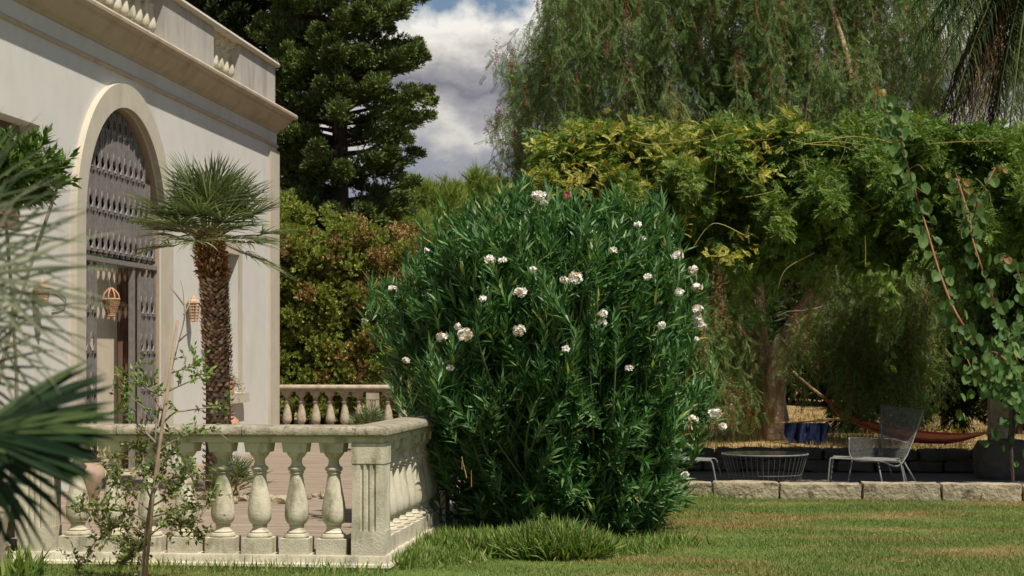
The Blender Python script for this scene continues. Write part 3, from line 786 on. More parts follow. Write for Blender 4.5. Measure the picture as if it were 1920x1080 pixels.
def on_wall(px, py, off=.012):
    u = (px - CX) / F_PX; return PT(px, py, (FX + off) / (FW[0] + RT[0] * u))
put(Geo().tube(smooth_path([on_wall(92, 540), on_wall(108, 548), on_wall(122, 560), on_wall(122, 574), on_wall(110, 580), on_wall(98, 582)], 4), .005, 5).build('cable', M['wire']), ll_)
# hanging lantern in the doorway
u = (208 - CX) / F_PX; tt = (FX + .10) / (FW[0] + RT[0] * u)
c = PT(208, 592, tt); t = thing('hanging_lantern', 'round pierced terracotta lantern hanging in the gate opening', 'lantern', c)
k = tt / F_PX; ztop = 52 * k
g = Geo(); prof = [(.45, 0), (.52, .1), (.78, .35), (.98, .55), (1.0, .62)]
rw = 16 * k
for i in range(14):
    a = i * 2 * math.pi / 14
    g.tube([(rw * r * math.cos(a), rw * r * math.sin(a), ztop * zz_ * .95) for r, zz_ in prof], .0075, 4)
for j in range(9):
    f_ = j / 8; r = np.interp(f_ * .62, [p[1] for p in prof], [p[0] for p in prof]) * rw
    an = np.linspace(0, 2 * math.pi, 15); g.tube(np.stack([r * np.cos(an), r * np.sin(an), np.full(15, ztop * f_ * .62 * .95)], 1), .007 if j not in (0, 8) else .012, 4, False)
o = g.build('pierced_body', M['terracotta']); o.parent = t
g = Geo()
for i in range(8):
    a = i * 2 * math.pi / 8
    g.tube(smooth_path([(rw * 1.02 * math.cos(a), rw * 1.02 * math.sin(a), ztop * .6), (rw * .85 * math.cos(a), rw * .85 * math.sin(a), ztop * .78), (rw * .45 * math.cos(a), rw * .45 * math.sin(a), ztop * .92), (.01 * math.cos(a), .01 * math.sin(a), ztop)], 3), .009, 4)
o = g.build('cap', M['terracotta']); o.parent = t
o = Geo().lathe([(.004, -.01), (rw * .45, -.008), (rw * .5, .006)], 12).build('base', M['terracotta']); o.parent = t
o = Geo().tube([(0, 0, ztop), (-.10, 0, 2.42 - c[2])], .004, 5).build('chain', M['wire']); o.parent = t
def jar(name, label, cat, x, y, z0, h, r, m, prof=None):
    t = thing(name, label, cat, (x, y, z0))
    prof = prof or [(.0, 0), (.30, 0), (.42, .08), (.75, .35), (.98, .62), (1.0, .72), (.88, .86), (.62, .95), (.60, .97), (.72, 1.0), (.66, 1.0), (.52, .95), (.5, .8)]
    o = Geo().lathe([(max(a, .001) * r, b * h) for a, b in prof], 28).build('jar_body', m, smooth=40); o.parent = t
    return t
p = PT(168, 915, 15.4); jar('terracotta_jar', 'tall tapering clay jar behind the left end of the balustrade', 'jar', p[0], p[1], FLOOR, .40, .135, M['jar'])
p = PT(417, 790, 21.9); jar('terracotta_jar', 'big bulging terracotta jar half hidden by the palm trunk below the window', 'jar', p[0], p[1], FLOOR, .60, .225, M['terracotta'])
# flower pot on the window sill
u = (431 - CX) / F_PX; tt = (FX + .02) / (FW[0] + RT[0] * u); p = PT(431, 736, tt)
t = thing('flower_pot', 'small terracotta pot of trailing succulents on the window sill', 'flower pot', (p[0], p[1], WZ0))
o = Geo().lathe([(.001, 0), (.050, 0), (.066, .13), (.075, .13), (.076, .155), (.066, .155), (.06, .12), (.001, .12)], 20).build('pot', M['terracotta'], smooth=40); o.parent = t
g = Geo(); nn = 420; q = rv(nn, .055) + np.array((.02, .05, .16)); q[:, 2] -= np.clip(np.linalg.norm(q[:, :2], axis=1) - .05, 0, 1) * .9
g.inst(T_LEAF, q, rv(nn) + np.array((0, 0, .3)), rv(nn), rng.uniform(.025, .05, nn)); o = g.build('foliage', M['succulent']); o.parent = t

# ------------------------------------------------------------------ fan palms
def fan_leaf(g, base, d, L1, L2, nseg=26, spread=105, w=.012, up=None, droop=.25, mi_leaf=0, mi_pet=1, curl=.25, stiff=1.0):
    d = unit(d); up = np.array((0, 0, 1.0)) if up is None else np.asarray(up, float)
    side = unit(np.cross(d, up)); nrm = np.cross(side, d)
    hub = base + d * L1 + np.array((0, 0, -L1 * .08))
    if L1 > .02:
        g.mi = mi_pet; g.tube([base, (base + hub) / 2 + np.array((0, 0, .03 * L1)), hub], [.011, .008, .006], 5)
    g.mi = mi_leaf
    ks = 5
    for i in range(nseg):
        a = R(-spread + 2 * spread * i / (nseg - 1) + rng.uniform(-2, 2))
        dr = unit(d * math.cos(a) + side * math.sin(a) + nrm * (curl * (1 - abs(math.cos(a))) + rng.uniform(-.07, .07)))
        L = L2 * (.80 + .2 * math.cos(a)) * rng.uniform(.9, 1.06)
        sdir = unit(np.cross(dr, nrm)); fold = unit(np.cross(sdir, dr))
        s = np.linspace(0.02, 1, ks)
        c = hub + dr * (s * L)[:, None] + np.array((0, 0, -1.0)) * (droop * L * s ** 2.6 * rng.uniform(.3, 1.3))[:, None]
        ww = np.interp(s, [0, .35, .7, 1], [.35, 1, .75, .03]) * w
        lft = c - sdir * ww[:, None] + fold * ww[:, None] * .55; rgt = c + sdir * ww[:, None] + fold * ww[:, None] * .55
        V = np.concatenate([lft, c, rgt]); f = []
        for j in range(ks - 1):
            f += [(j, ks + j, ks + j + 1, j + 1), (ks + j, 2 * ks + j, 2 * ks + j + 1, ks + j + 1)]
        g.add(V, f)
def fan_crown(g, c, nl, L1, L2, lo=-20, hi=85, w=.012, nseg=26, droop=.25, jitter=.1):
    for i in range(nl):
        az = i * 2.39996 + rng.uniform(-.2, .2); f_ = (i + .5) / nl
        el = R(lo + (hi - lo) * f_ ** .8 + rng.normal() * 9)
        d = np.array((math.cos(az) * math.cos(el), math.sin(az) * math.cos(el), math.sin(el)))
        fan_leaf(g, c + rv(1, .02)[0], d, L1 * rng.uniform(.75, 1.2), L2 * rng.uniform(.85, 1.1), nseg, 100, w, droop=droop, curl=.2)
PT_T = 16.8
pb = GX(408, PT_T, FLOOR)
palm = thing('fan_palm', 'stout fan palm with scaly trunk and rounded crown growing before the villa wall', 'palm', pb)
ptop = PT(392, 452, PT_T)
# trunk core
path_ = smooth_path([pb + np.array((.02, 0, -.1)), PT(408, 700, PT_T), PT(404, 600, PT_T), PT(400, 520, PT_T), ptop], 5)
put(Geo().tube(path_, np.interp(np.linspace(0, 1, len(path_)), [0, .2, .6, .85, 1], [.14, .115, .112, .115, .09]), 16).build('trunk', M['dark_bark'], smooth=180), palm)
g = Geo(); gf = Geo()
nring = 96
sc_t = (np.array([(-.5, 0, 0), (.5, 0, 0), (.42, .55, .22), (0, .95, .42), (-.42, .55, .22), (0, .15, .34)]), np.array([(0, 1, 5), (1, 2, 5), (2, 3, 5), (3, 4, 5), (4, 0, 5)]))
for i in range(nring):
    s = (i + .5) / nring; pos = np.array([np.interp(s, np.linspace(0, 1, len(path_)), path_[:, k]) for k in range(3)])
    r = np.interp(s, [0, .2, .6, .85, 1], [.15, .125, .120, .12, .09]); k = 14
    an = np.arange(k) * 2 * math.pi / k + (i % 2) * math.pi / k + rng.uniform(-.1, .1, k)
    o3 = np.stack([np.cos(an), np.sin(an), np.zeros(k)], 1)
    P_ = pos + o3 * r * .97; D_ = np.array((0, 0, 1.0)) + o3 * rng.uniform(.15, .9, (k, 1))
    if s < .74: g.inst(sc_t, P_, D_, o3, rng.uniform(.034, .050, k))
    else:
        for _ in range(3):
            q = pos + o3 * r * rng.uniform(.82, 1.02) + rv(k, .010); gf.inst(t_flat(.16, .1), q, o3 * rng.uniform(.2, 1.2, (k, 1)) + np.array((0, 0, 1)) * rng.uniform(-.5, 1.3, (k, 1)), rv(k), rng.uniform(.035, .085, k))
put(g.build('leaf_base_scales', M['palm_scale']), palm)
for _ in range(55):
    az = rng.uniform(0, 6.28); el = R(rng.uniform(20, 75)); d = np.array((math.cos(az) * math.cos(el), math.sin(az) * math.cos(el), math.sin(el)))
    q = ptop + np.array((0, 0, rng.uniform(-.28, .02))) + d * .06
    gf.tube([q, q + d * rng.uniform(.08, .2)], [.014, .006], 4)
put(gf.build('fibre', M['palm_fibre']), palm)
g = Geo(); fan_crown(g, ptop + np.array((.0, 0, .03)), 46, .42, .50, -10, 76, .0090, 34, .17)
put(g.build('crown', [M['fan'], M['petiole']]), palm)
# low offshoot palms and small ones
def small_palm(name, label, base, nl, L1, L2, m, lo=5, hi=80, w=.009, nseg=18):
    t = thing(name, label, 'palm', base)
    g = Geo(); fan_crown(g, np.array(base) + np.array((0, 0, .03)), nl, L1, L2, lo, hi, w, nseg, .15); put(g.build('fronds', [m, M['petiole']]), t)
    g = Geo().tube([np.array(base) - (0, 0, .05), np.array(base) + (0, 0, .08)], [.06, .045], 8); put(g.build('stem', M['bark'], smooth=180), t)
    return t
small_palm('dwarf_fan_palm', 'low bushy young palm at the foot of the big fan palm trunk', PT(438, 925, 16.0) * (1, 1, 0) + (0, 0, .12), 22, .22, .20, M['fan'], 15, 80, .006)
small_palm('dwarf_fan_palm', 'spiky young palm in front of the far balustrade', PT(690, 800, 24.5) * (1, 1, 0) + (0, 0, .22), 24, .26, .28, M['fan'], 10, 80, .008)
small_palm('dwarf_fan_palm', 'yellowish fan palm growing between the hedge and the oleander', PT(752, 760, 30.2) * (1, 1, 0) + (0, 0, .35), 26, .5, .50, M['fan_yellow'], -5, 75, .012)
# stone edging of the palm bed
t = thing('bed_edging', 'irregular edging of pale field stones round the palm bed on the terrace', 'stone edging', PT(480, 925, 15.9) * (1, 1, 0) + (0, 0, FLOOR))
for i, px in enumerate(range(330, 625, 24)):
    tt = 15.8 + .3 * math.sin(i * 1.3) - .9 * ((px - 470) / 170) ** 2 * -.4
    q = PT(px + random.uniform(-5, 5), 900, tt); s = random.uniform(.045, .10)
    v, f = rock(s, s * .8, s * .55, 90 + i, 2, .2, .5)
    put(Geo().add(v + np.array((q[0], q[1], FLOOR + s * .3)), f).build('edging_stone', M['rough_stone'], smooth=40), t)

# blurred foreground palm at the left: a stem off the frame with big fans reaching in
fg = thing('fan_palm', 'out of focus palm in the left foreground with silvery and dark fans', 'palm', GX(-260, 3.7))
FT = 3.7
stem = [GX(-260, FT, -.05), PT(-250, 1000, FT), PT(-235, 700, FT)]
put(Geo().tube(smooth_path(stem, 5), [.10] * 10 + [.08], 12).build('trunk', M['bark'], smooth=180), fg)
def px_fan(g, hub_px, tip_px, tt, L2px, nseg, spread, w, tilt, root=(-235, 720), droop=.15, tt2=None):
    """fan whose hub and axis are given in the photograph, at distance tt"""
    h = PT(*hub_px, tt); tp = PT(*tip_px, tt2 or tt); d = unit(tp - h); L = L2px * tt / F_PX
    face = unit(np.array((0, 0, EYE)) - h) + tilt * np.array((0, 0, 1.0))
    g.mi = 1; r0 = PT(*root, FT); g.tube(smooth_path([r0, (r0 + h) / 2 + (0, 0, .05), h], 3), .007, 5)
    fan_leaf(g, h, d, .0, L, nseg, spread, w, up=face, droop=droop, curl=.1)
g = Geo()
px_fan(g, (-80, 470), (110, 330), 3.3, 265, 17, 75, .0033, .3, (-235, 700), .12)
px_fan(g, (-50, 520), (200, 500), 3.0, 300, 13, 50, .0036, .6, (-235, 700), .16)
px_fan(g, (-90, 400), (20, 230), 3.5, 250, 15, 60, .0030, .2, (-235, 700), .1)
px_fan(g, (-90, 650), (120, 600), 3.3, 230, 10, 55, .0034, .5, (-235, 720), .2)
px_fan(g, (-70, 560), (170, 420), 3.1, 285, 9, 45, .0034, .5, (-235, 700), .16)
px_fan(g, (-40, 600), (190, 640), 3.4, 250, 10, 50, .0030, .4, (-235, 700), .2)
px_fan(g, (-100, 440), (60, 260), 3.6, 270, 10, 60, .0030, .2, (-235, 700), .1)
put(g.build('silvery_fans', [M['fan_pale'], M['petiole']]), fg)
g = Geo()
px_fan(g, (-40, 810), (230, 775), 2.9, 268, 32, 38, .0125, .8, (-235, 760), .05)
px_fan(g, (-60, 830), (140, 900), 3.0, 245, 18, 50, .0065, .5, (-235, 760), .2)
px_fan(g, (-70, 700), (60, 640), 3.4, 200, 16, 80, .0035, .2, (-235, 740), .2)
px_fan(g, (-90, 880), (60, 930), 3.1, 190, 12, 60, .0065, .6, (-235, 780), .2)
put(g.build('dark_fans', [M['fan_dark'], M['petiole']]), fg)

# bay bush seen over the fronds at the left
def shoot_leaves(g, tip, d, L, n, size, tmpl, ang=(25, 60), per=3):
    """leaves in whorls along the last L of a shoot ending at tip (arrays)"""
    k = len(tip); d = unit(d)
    for j in range(n):
        s = (j + .5) / n; base = tip - d * (L * (1 - s))[:, None] if np.ndim(L) else tip - d * L * (1 - s)
        a0 = rng.uniform(0, 6.28, k)
        x = unit(np.cross(d, rv(k))); y = np.cross(x, d)
        for q in range(per):
            a = a0 + q * 2 * math.pi / per
            rad = x * np.cos(a)[:, None] + y * np.sin(a)[:, None]
            an = np.radians(rng.uniform(ang[0], ang[1], k) * (1.25 - .7 * s))
            D = d * np.cos(an)[:, None] + rad * np.sin(an)[:, None]
            g.inst(tmpl, base + rv(k, .004), D, d + rv(k, .25), size * rng.uniform(.7, 1.15, k) * (1.05 - .35 * abs(s - .4)))
bay_b = GX(-40, 8.2)
bay = thing('bay_bush', 'green bush with pointed leaves against the wall above the blurred fronds', 'bush', bay_b)
k = 130; c0 = PT(20, 315, 8.2)
dd = unit(rv(k)); tip = c0 + dd * np.array((.30, .3, .22)) * rng.uniform(.5, 1, (k, 1)); g = Geo()
shoot_leaves(g, tip, dd + (0, 0, .5), .12, 7, .075, t_leaf(.16, .03, .05), per=3); put(g.build('crown', M['bay']), bay)
g = Geo()
for i in range(9): g.tube(smooth_path([bay_b + rv(1, .03)[0] * (1, 1, 0), bay_b * .5 + c0 * .5 + rv(1, .06)[0], tip[i]], 4), [.014] * 5 + [.009] * 3 + [.005], 5)
put(g.build('stems', M['grey_twig']), bay)

# ------------------------------------------------------------------ oleander
OT = 13.7
prof_h = np.array([1030, 1000, 900, 800, 650, 550, 480, 420, 385]); prof_c = np.array([1105, 1055, 1066, 1046, 1006, 1014, 1036, 1064, 1065]); prof_r = np.array([96, 172, 218, 260, 304, 282, 242, 176, 112])
ole_b = GX(1050, OT)
ole = thing('oleander', 'large dense oleander with white flowers beside the stone balustrade', 'shrub', ole_b)
nb_ = 500
py = np.concatenate([rng.uniform(400, 1020, nb_ - 190), rng.uniform(390, 600, 90), rng.uniform(700, 1010, 100)])
az = rng.uniform(0, 2 * math.pi, nb_); rf = rng.uniform(.30, 1, nb_) ** .38
order = np.argsort(prof_h); cc = np.interp(py, prof_h[order], prof_c[order]); rr = np.interp(py, prof_h[order], prof_r[order]) * (1 + .08 * np.sin(az * 3 + py * .02) + .07 * np.sin(az * 7 + py * .05)) * rng.normal(1, .07, nb_)
sc_ = OT / F_PX
rad = RT[None] * np.cos(az)[:, None] + FW[None] * np.sin(az)[:, None]
cen = np.array([PT(a, b, OT) for a, b in zip(cc, py)]) + rad * (rr * rf * sc_)[:, None] * .93
hrel = np.clip((1030 - py) / 645, 0, 1)
bdir = unit(rad * (.70 * rf * (1.2 - .75 * hrel))[:, None] + UP * (.35 + 1.0 * hrel)[:, None] + rv(nb_, .22))
cen[:, 2] += np.where(py < 520, rng.uniform(-.10, .16, nb_), 0)
per_ = 6
tips = np.repeat(cen, per_, 0) + rv(nb_ * per_) * (.085, .085, .09); dirs = unit(np.repeat(bdir, per_, 0) + rv(nb_ * per_, .26)); rad = np.repeat(rad, per_, 0); hrel = np.repeat(hrel, per_)
keep = tips[:, 2] > .10
tips, dirs, hrel = tips[keep], dirs[keep], hrel[keep]
g = Geo(); shoot_leaves(g, tips, dirs, .36, 10, .148, T_OLE, (16, 62), 3)
put(g.build('foliage', M['oleander']), ole)
g = Geo()
for i in range(0, len(tips), 4):
    b0 = ole_b + np.array((rng.uniform(-.35, .35), rng.uniform(-.3, .3), 0)); mid = tips[i] - dirs[i] * .6 * min(1, tips[i][2]); mid[2] = max(mid[2], .1)
    g.tube(smooth_path([b0, b0 * .35 + mid * .65 + (0, 0, .05), tips[i] - dirs[i] * .3, tips[i]], 3), np.linspace(.011, .003, 10), 4, False)
put(g.build('stems', M['oleander_stem']), ole)
# flower clusters: five-petalled white flowers, some withered
T_FLOWER = []
v, f = [], []
for i in range(5):
    a = i * 2 * math.pi / 5; d = np.array((math.cos(a), math.sin(a))); nn_ = np.array((-d[1], d[0])); b = len(v)
    v += [(0, 0, -.15), tuple(d * .6 + nn_ * .38) + (.12,), tuple(d * 1.0) + (.05,), tuple(d * .6 - nn_ * .38) + (.12,)]; f.append((b, b + 3, b + 2, b + 1))
T_FLOWER = (np.array(v)[:, [0, 2, 1]] * (1, 1, 1), np.array(f))
def flower_cluster(parent, px, py, tt, r, nf, old=.25, mat_='petal', name='flower_cluster'):
    c = PT(px, py, tt); g = Geo()
    dd = unit(rv(nf) + np.array((0, -.6, .5))); pos = c + dd * r * rng.uniform(.5, 1, (nf, 1)) * (1.1, 1, .8)
    m = rng.uniform(size=nf) < old
    for flag, mi in ((~m, 0), (m, 1)):
        if flag.any():
            g.mi = mi; k = int(flag.sum())
            D = dd[flag]; g.inst(T_FLOWER, pos[flag] , D + rv(k, .3), rv(k), rng.uniform(.019, .026, k) * (1 if mi == 0 else .75))
    o = put(g.build(name, [M[mat_], M['petal_old']]), parent)
FL = [(1008, 368, .07, 16), (1018, 380, .04, 6), (1109, 440, .045, 12), (917, 487, .05, 12), (975, 548, .05, 14), (1078, 522, .07, 22), (1130, 590, .05, 12), (973, 620, .06, 22), (874, 628, .08, 26), (828, 632, .06, 14),
      (858, 612, .03, 5), (1270, 480, .055, 12), (1300, 508, .055, 16), (1272, 548, .045, 10), (1308, 540, .055, 12), (1306, 580, .05, 16), (1314, 612, .06, 22), (1310, 596, .05, 12), (1306, 637, .03, 6), (942, 490, .03, 5),
      (1150, 470, .03, 8), (1215, 520, .035, 9), (905, 560, .03, 7), (1060, 655, .03, 8), (1180, 690, .03, 7), (1000, 505, .025, 6), (845, 690, .025, 6), (1240, 610, .035, 8), (1205, 450, .03, 8), (890, 432, .03, 6), (1342, 776, .06, 16), (1353, 800, .04, 10), (1300, 786, .04, 7), (737, 542, .03, 6), (684, 602, .025, 5), (762, 676, .03, 6), (1196, 422, .03, 5), (1058, 524, .03, 6), (1130, 605, .03, 6), (800, 470, .02, 3), (1285, 890, .03, 6)]
for px, py_, r, nf in FL:
    u = (px - 1030) / 320.0; fr = OT - math.sqrt(max(.05, 1 - min(.98, u * u))) * 1.12 * (1 if py_ > 450 else .6) - .10
    flower_cluster(ole, px, py_, fr, r * .8, int(nf * 1.5), .22)
flower_cluster(ole, 1068, 368, 13.9, .05, 10, 0, 'petal_pink', 'pink_flower_cluster')
g = Geo()
for i in range(3):     # dead brown twigs low at the left side
    q = PT(866 + i * 9, 880 + i * 16, 12.75); g.tube([q, q + np.array((-.02, -.02, .12)) + rv(1, .03)[0]], [.003, .0015], 5)
put(g.build('dead_twigs', M['palm_fibre']), ole)

# ------------------------------------------------------------------ conifers and hedge on the left
def clump_tree(g, centers, outd, rad_, per, tmpl, size, up=.35, squash=.7, stray=.5):
    k = len(centers)
    P_ = np.repeat(centers, per, 0); O_ = np.repeat(outd, per, 0)
    dd = unit(rv(k * per)); R_ = np.repeat(np.broadcast_to(rad_, (k,)), per)
    pos = P_ + dd * R_[:, None] * rng.uniform(.25, 1, (k * per, 1)) * (1, 1, squash)
    D = dd * .8 + O_ * .9 + UP * up + rv(k * per, stray * .6)
    g.inst(tmpl, pos, D, rv(k * per), size * rng.uniform(.6, 1.25, k * per))
def conifer(name, label, px, tt, h, prof, nb, mat_, per=44, size=.30, clump=.42, gapf=1.0, lift=.25):
    """prof: list of (height, radius); limbs carry clumps of sprays at their ends and along them"""
    b = GX(px, tt); t = thing(name, label, 'conifer', b)
    g = Geo().tube(smooth_path([b - (0, 0, .3), b + (0.1, 0, h * .5), b + (0, 0, h)], 6), np.linspace(.28, .04, 13), 9); put(g.build('trunk', M['dark_bark'], smooth=180), t)
    hs = rng.uniform(prof[0][0], prof[-1][0], nb); az = rng.uniform(0, 6.283, nb)
    rr = np.interp(hs, [p[0] for p in prof], [p[1] for p in prof]) * rng.uniform(.62, 1.16, nb)
    out = np.stack([np.cos(az), np.sin(az), np.zeros(nb)], 1)
    C, O, Rr = [], [], []
    gl = Geo()
    for i in range(nb):
        root = b + np.array((0, 0, max(.3, hs[i] - rr[i] * lift))); tip = b + out[i] * rr[i] + np.array((0, 0, hs[i]))
        gl.tube([root, (root + tip) / 2 - (0, 0, .06), tip], [.05, .03, .012], 4, False)
        bd = unit(tip - root); up_ = unit(bd + UP * .25)
        tipx = tip + up_ * .12
        for s, rs in ((1.06, .35), (.98, .6), (.88, .85), (.76, 1.0), (.62, 1.0)):
            if rng.uniform() < gapf: C.append(root * (1 - s) + tipx * s + rv(1, .07)[0] * rs); O.append(up_); Rr.append(clump * rs)
    put(gl.build('limbs', M['dark_bark']), t)
    g = Geo(); clump_tree(g, np.array(C), np.array(O), np.array(Rr) * rng.uniform(.75, 1.15, len(C)), per, T_SPRAY, size, .3, .6, .35); put(g.build('crown', mat_), t)
    return t
conifer('cypress', 'tall broad dark cypress beside the clouds, brown tipped sprays', 628, 35, 11.5,
        [(1.5, 1.1), (3.0, 1.0), (4.2, 1.15), (5.0, 1.40), (6.2, 1.62), (7.5, 1.40), (9, 1.35), (11.3, .7)], 340, M['cypress'], 58, .155, .27, .95)
conifer('cypress', 'darker cypress rising behind the roof balustrade of the villa', 445, 38, 12,
        [(3.0, 1.2), (5, 1.5), (7.5, 1.6), (9.5, 1.6), (11.8, .9)], 300, M['cypress_dark'], 34, .22, .30, 1.0)
# hedge
hd = thing('conifer_hedge', 'tall green and brown conifer hedge behind the far balustrade', 'hedge', GX(600, 31.5))
HT = 31.2
def hedge_top(px): return np.interp(px, [300, 470, 520, 545, 590, 640, 700, 760, 830, 900, 1000], [385, 385, 372, 372, 402, 408, 425, 432, 448, 475, 520])
nc = 1500
px = rng.uniform(330, 930, nc); tp = hedge_top(px) + 10 * np.sin(px * .09); s = rng.uniform(0, 1, nc) ** .9; py = tp + 8 + (770 - tp) * s
cen = np.array([PT(a, b, HT + rng.uniform(-.35, .9) + (.5 if b < 420 else 0)) for a, b in zip(px, py)])
brown = (rng.uniform(size=nc) < np.interp(px, [520, 640, 760, 850], [.06, .20, .40, .5]) * np.interp(py, [380, 560, 720], [1.3, .9, .35]))
for fl, m, nm in ((~brown, 'hedge', 'green_foliage'), (brown, 'hedge_brown', 'brown_foliage')):
    g = Geo(); k = int(fl.sum()); clump_tree(g, cen[fl], np.tile(np.array((0.1, -.55, .6)), (k, 1)), rng.uniform(.13, .25, k), 44, T_SPRAY2, .125, .25, 1.0); put(g.build(nm, M[m]), hd)
g = Geo()
for px_ in range(350, 920, 28):
    b = GX(px_, HT + .6); g.tube([b, b + (0, 0, 2.6)], [.06, .03], 6)
put(g.build('stems', M['dark_bark']), hd)
# pines far behind
def pine(label, px, tt, top_py, r, mat_='pine', n=150, name='pine_tree'):
    b = GX(px, tt); ztop = PT(px, top_py, tt)[2]; t = thing(name, label, 'pine', b, 'pines behind the hedge')
    put(Geo().tube([b - (0, 0, .3), b + (0, 0, ztop * .75)], [.22, .08], 8).build('trunk', M['dark_bark'], smooth=180), t)
    dd = unit(rv(n) * (1, 1, .9)); c = b + np.array((0, 0, ztop - r * 1.15)); C = c + dd * r * rng.uniform(.55, 1, (n, 1)) * (1, 1, 1.15)
    C = np.concatenate([C, c + rv(n // 2) * r * .5 - (0, 0, r * 1.2)]); dd = np.concatenate([dd, unit(rv(n // 2))])
    g = Geo(); clump_tree(g, C, dd, .5, 46, T_NEED, .45, .5, .9); put(g.build('crown', M[mat_]), t)
    return t
pine('bright green pine with rounded crown just right of the dark cypress', 800, 52, 338, 1.75)
pine('smaller bright green pine crown nearest the hanging pepper tree branches', 893, 56, 340, 1.4)
pine('low pine crown behind the hedge, left of the taller pines', 738, 50, 392, .9)
pine('low green pine peeping over the top of the oleander', 960, 54, 395, 1.1)

# ------------------------------------------------------------------ pepper tree
PTT = 25.0
pp_b = GX(1432, PTT, .15)
pp = thing('pepper_tree', 'huge weeping pepper tree with red berries above the pergola', 'tree', pp_b)
def pl(*a): return [PT(x, y, t_) for x, y, t_ in a]
g = Geo()
g.tube(smooth_path(pl((1432, 870, 25), (1430, 800, 25), (1420, 700, 25), (1405, 640, 25.1), (1400, 500, 25.3), (1380, 300, 25.5), (1350, 60, 25.5)), 5), np.interp(np.linspace(0, 1, 31), [0, .12, .3, .5, 1], [.55, .42, .33, .28, .12]), 14)
g.tube(smooth_path(pl((1446, 830, 24.6), (1450, 740, 24.5), (1465, 660, 24.4), (1510, 590, 24.3), (1560, 510, 24.2), (1640, 400, 24), (1720, 200, 24)), 5), np.interp(np.linspace(0, 1, 31), [0, .3, .6, 1], [.18, .17, .17, .07]), 12)
put(g.build('trunk', M['bark'], smooth=180), pp)
g = Geo()
LIMB = [((1400, 420, 25.3), (1250, 180, 25.4), (1090, 110, 25), (985, 88, 24.6)), ((1395, 350, 25.4), (1230, 230, 25.3), (1070, 212, 25), (985, 200, 24.7)), ((1380, 250, 25.5), (1200, 30, 25), (1060, -80, 25), (980, -60, 25)),
        ((1350, 60, 25.5), (1250, -150, 25.5), (1100, -200, 25)), ((1350, 60, 25.5), (1500, -150, 25), (1650, -160, 25)), ((1580, 480, 24.2), (1600, 200, 23.6), (1560, 20, 23.6), (1500, -80, 23.6)),
        ((1400, 400, 25.3), (1330, 150, 24), (1280, -20, 23.6)), ((1640, 400, 24), (1700, 250, 23.8), (1780, 120, 24)), ((1400, 450, 25.2), (1300, 330, 24.2), (1150, 290, 24), (1010, 300, 24.2)),
        ((1395, 330, 25.4), (1480, 180, 24.2), (1560, 100, 24))]
LP_ = []
for L in LIMB:
    q = smooth_path(pl(*L), 6); g.tube(q, np.linspace(.09, .008, len(q)), 6); LP_.append(q)
put(g.build('limbs', M['bark'], smooth=180), pp)
# hanging strands: outline of the crown top, then long pendulous twigs
strands = []
def top_y(px): return np.interp(px, [925, 960, 1000, 1060, 1150, 1700, 1800], [150, 90, 20, -90, -220, -220, -150])
for i in range(800):
    px = rng.uniform(965, 1760); ty = top_y(px)
    py = ty + (400 - ty) * rng.uniform(0, 1) ** 1.05
    if px < 1030 and rng.uniform() < .45: continue
    if px > 1660 and rng.uniform() < .5: continue
    tt = rng.uniform(23.3, 26.8) - .5 * math.sin((px - 950) / 800 * math.pi); LB = rng.uniform(.45, 1.35)
    for _ in range(6): strands.append((px + rng.normal() * 13, py + rng.normal() * 10, tt + rng.normal() * .10, LB * rng.uniform(.6, 1.1)))
for i in range(520):
    px = rng.uniform(1690, 1990); strands.append((px, rng.uniform(-200, 110) if rng.uniform() < .85 else rng.uniform(110, 200), rng.uniform(25, 27.5), rng.uniform(.4, .9)))
for L in ((945, 80, 24.4), (930, 100, 24.4), (962, 92, 24.4), (985, 85, 24.5), (920, 212, 24.5), (935, 208, 24.5), (950, 206, 24.6), (966, 210, 24.6), (985, 205, 24.5), (1003, 200, 24.5),
          (935, 262, 24.5), (950, 250, 24.5), (965, 255, 24.5), (980, 262, 24.5), (990, 285, 24.4), (975, 300, 24.4), (1000, 310, 24.4), (1010, 320, 24.4), (960, 320, 24.4), (950, 330, 24.4), (1020, 300, 24.4), (1030, 310, 24.4)):
    for _ in range(3): strands.append((L[0] + rng.uniform(-6, 6), L[1] + rng.uniform(-5, 8), L[2], rng.uniform(.22, .5)))
# curtain under the pergola
for i in range(230):
    px = rng.uniform(1310, 1780); tt = rng.uniform(22.6, 26.5)
    if 1375 < px < 1600 and tt < 24.8: continue
    py = rng.uniform(380, 640); strands.append((px, py, tt, rng.uniform(.5, 1.1)))
for i in range(330):
    px = rng.uniform(1560, 1745); strands.append((px, rng.uniform(470, 680), rng.uniform(20.9, 21.8), rng.uniform(.4, .85)))
for i in range(34):
    px = rng.uniform(1480, 1570); strands.append((px, rng.uniform(560, 680), rng.uniform(21.0, 22.0), rng.uniform(.3, .6)))
for i in range(160):
    px = rng.uniform(1300, 1420); strands.append((px, rng.uniform(500, 720), rng.uniform(23.5, 25.5), rng.uniform(.4, .9)))
g = Geo(); gt_ = Geo(); gb = Geo()
A_P, A_D = [], []
B_P = []
for px, py, tt, L in strands:
    p0 = PT(px, py, tt); k = max(4, int(L / .055)); s = np.linspace(0, 1, k)
    hd_ = rv(1, .16)[0] * (1, 1, 0); sw = rv(1, .05)[0] * (1, 1, 0)
    q = p0 + hd_ * (np.sqrt(s))[:, None] * L + np.outer(-s * L, UP) + np.outer(np.sin(s * 5 + rng.uniform(0, 6)), sw)
    A_P.append(q); az = np.arange(k) * 2.4 + rng.uniform(0, 6); A_D.append(np.stack([np.cos(az) * .8, np.sin(az) * .8, np.full(k, -.75)], 1) + rv(k, .2))
    if rng.uniform() < .5: gt_.tube(q[::3] if k > 6 else q, .004, 3, False)
    if rng.uniform() < .42: B_P.append(q[rng.integers(0, k)] + rv(34, 1) * (.020, .020, .11))
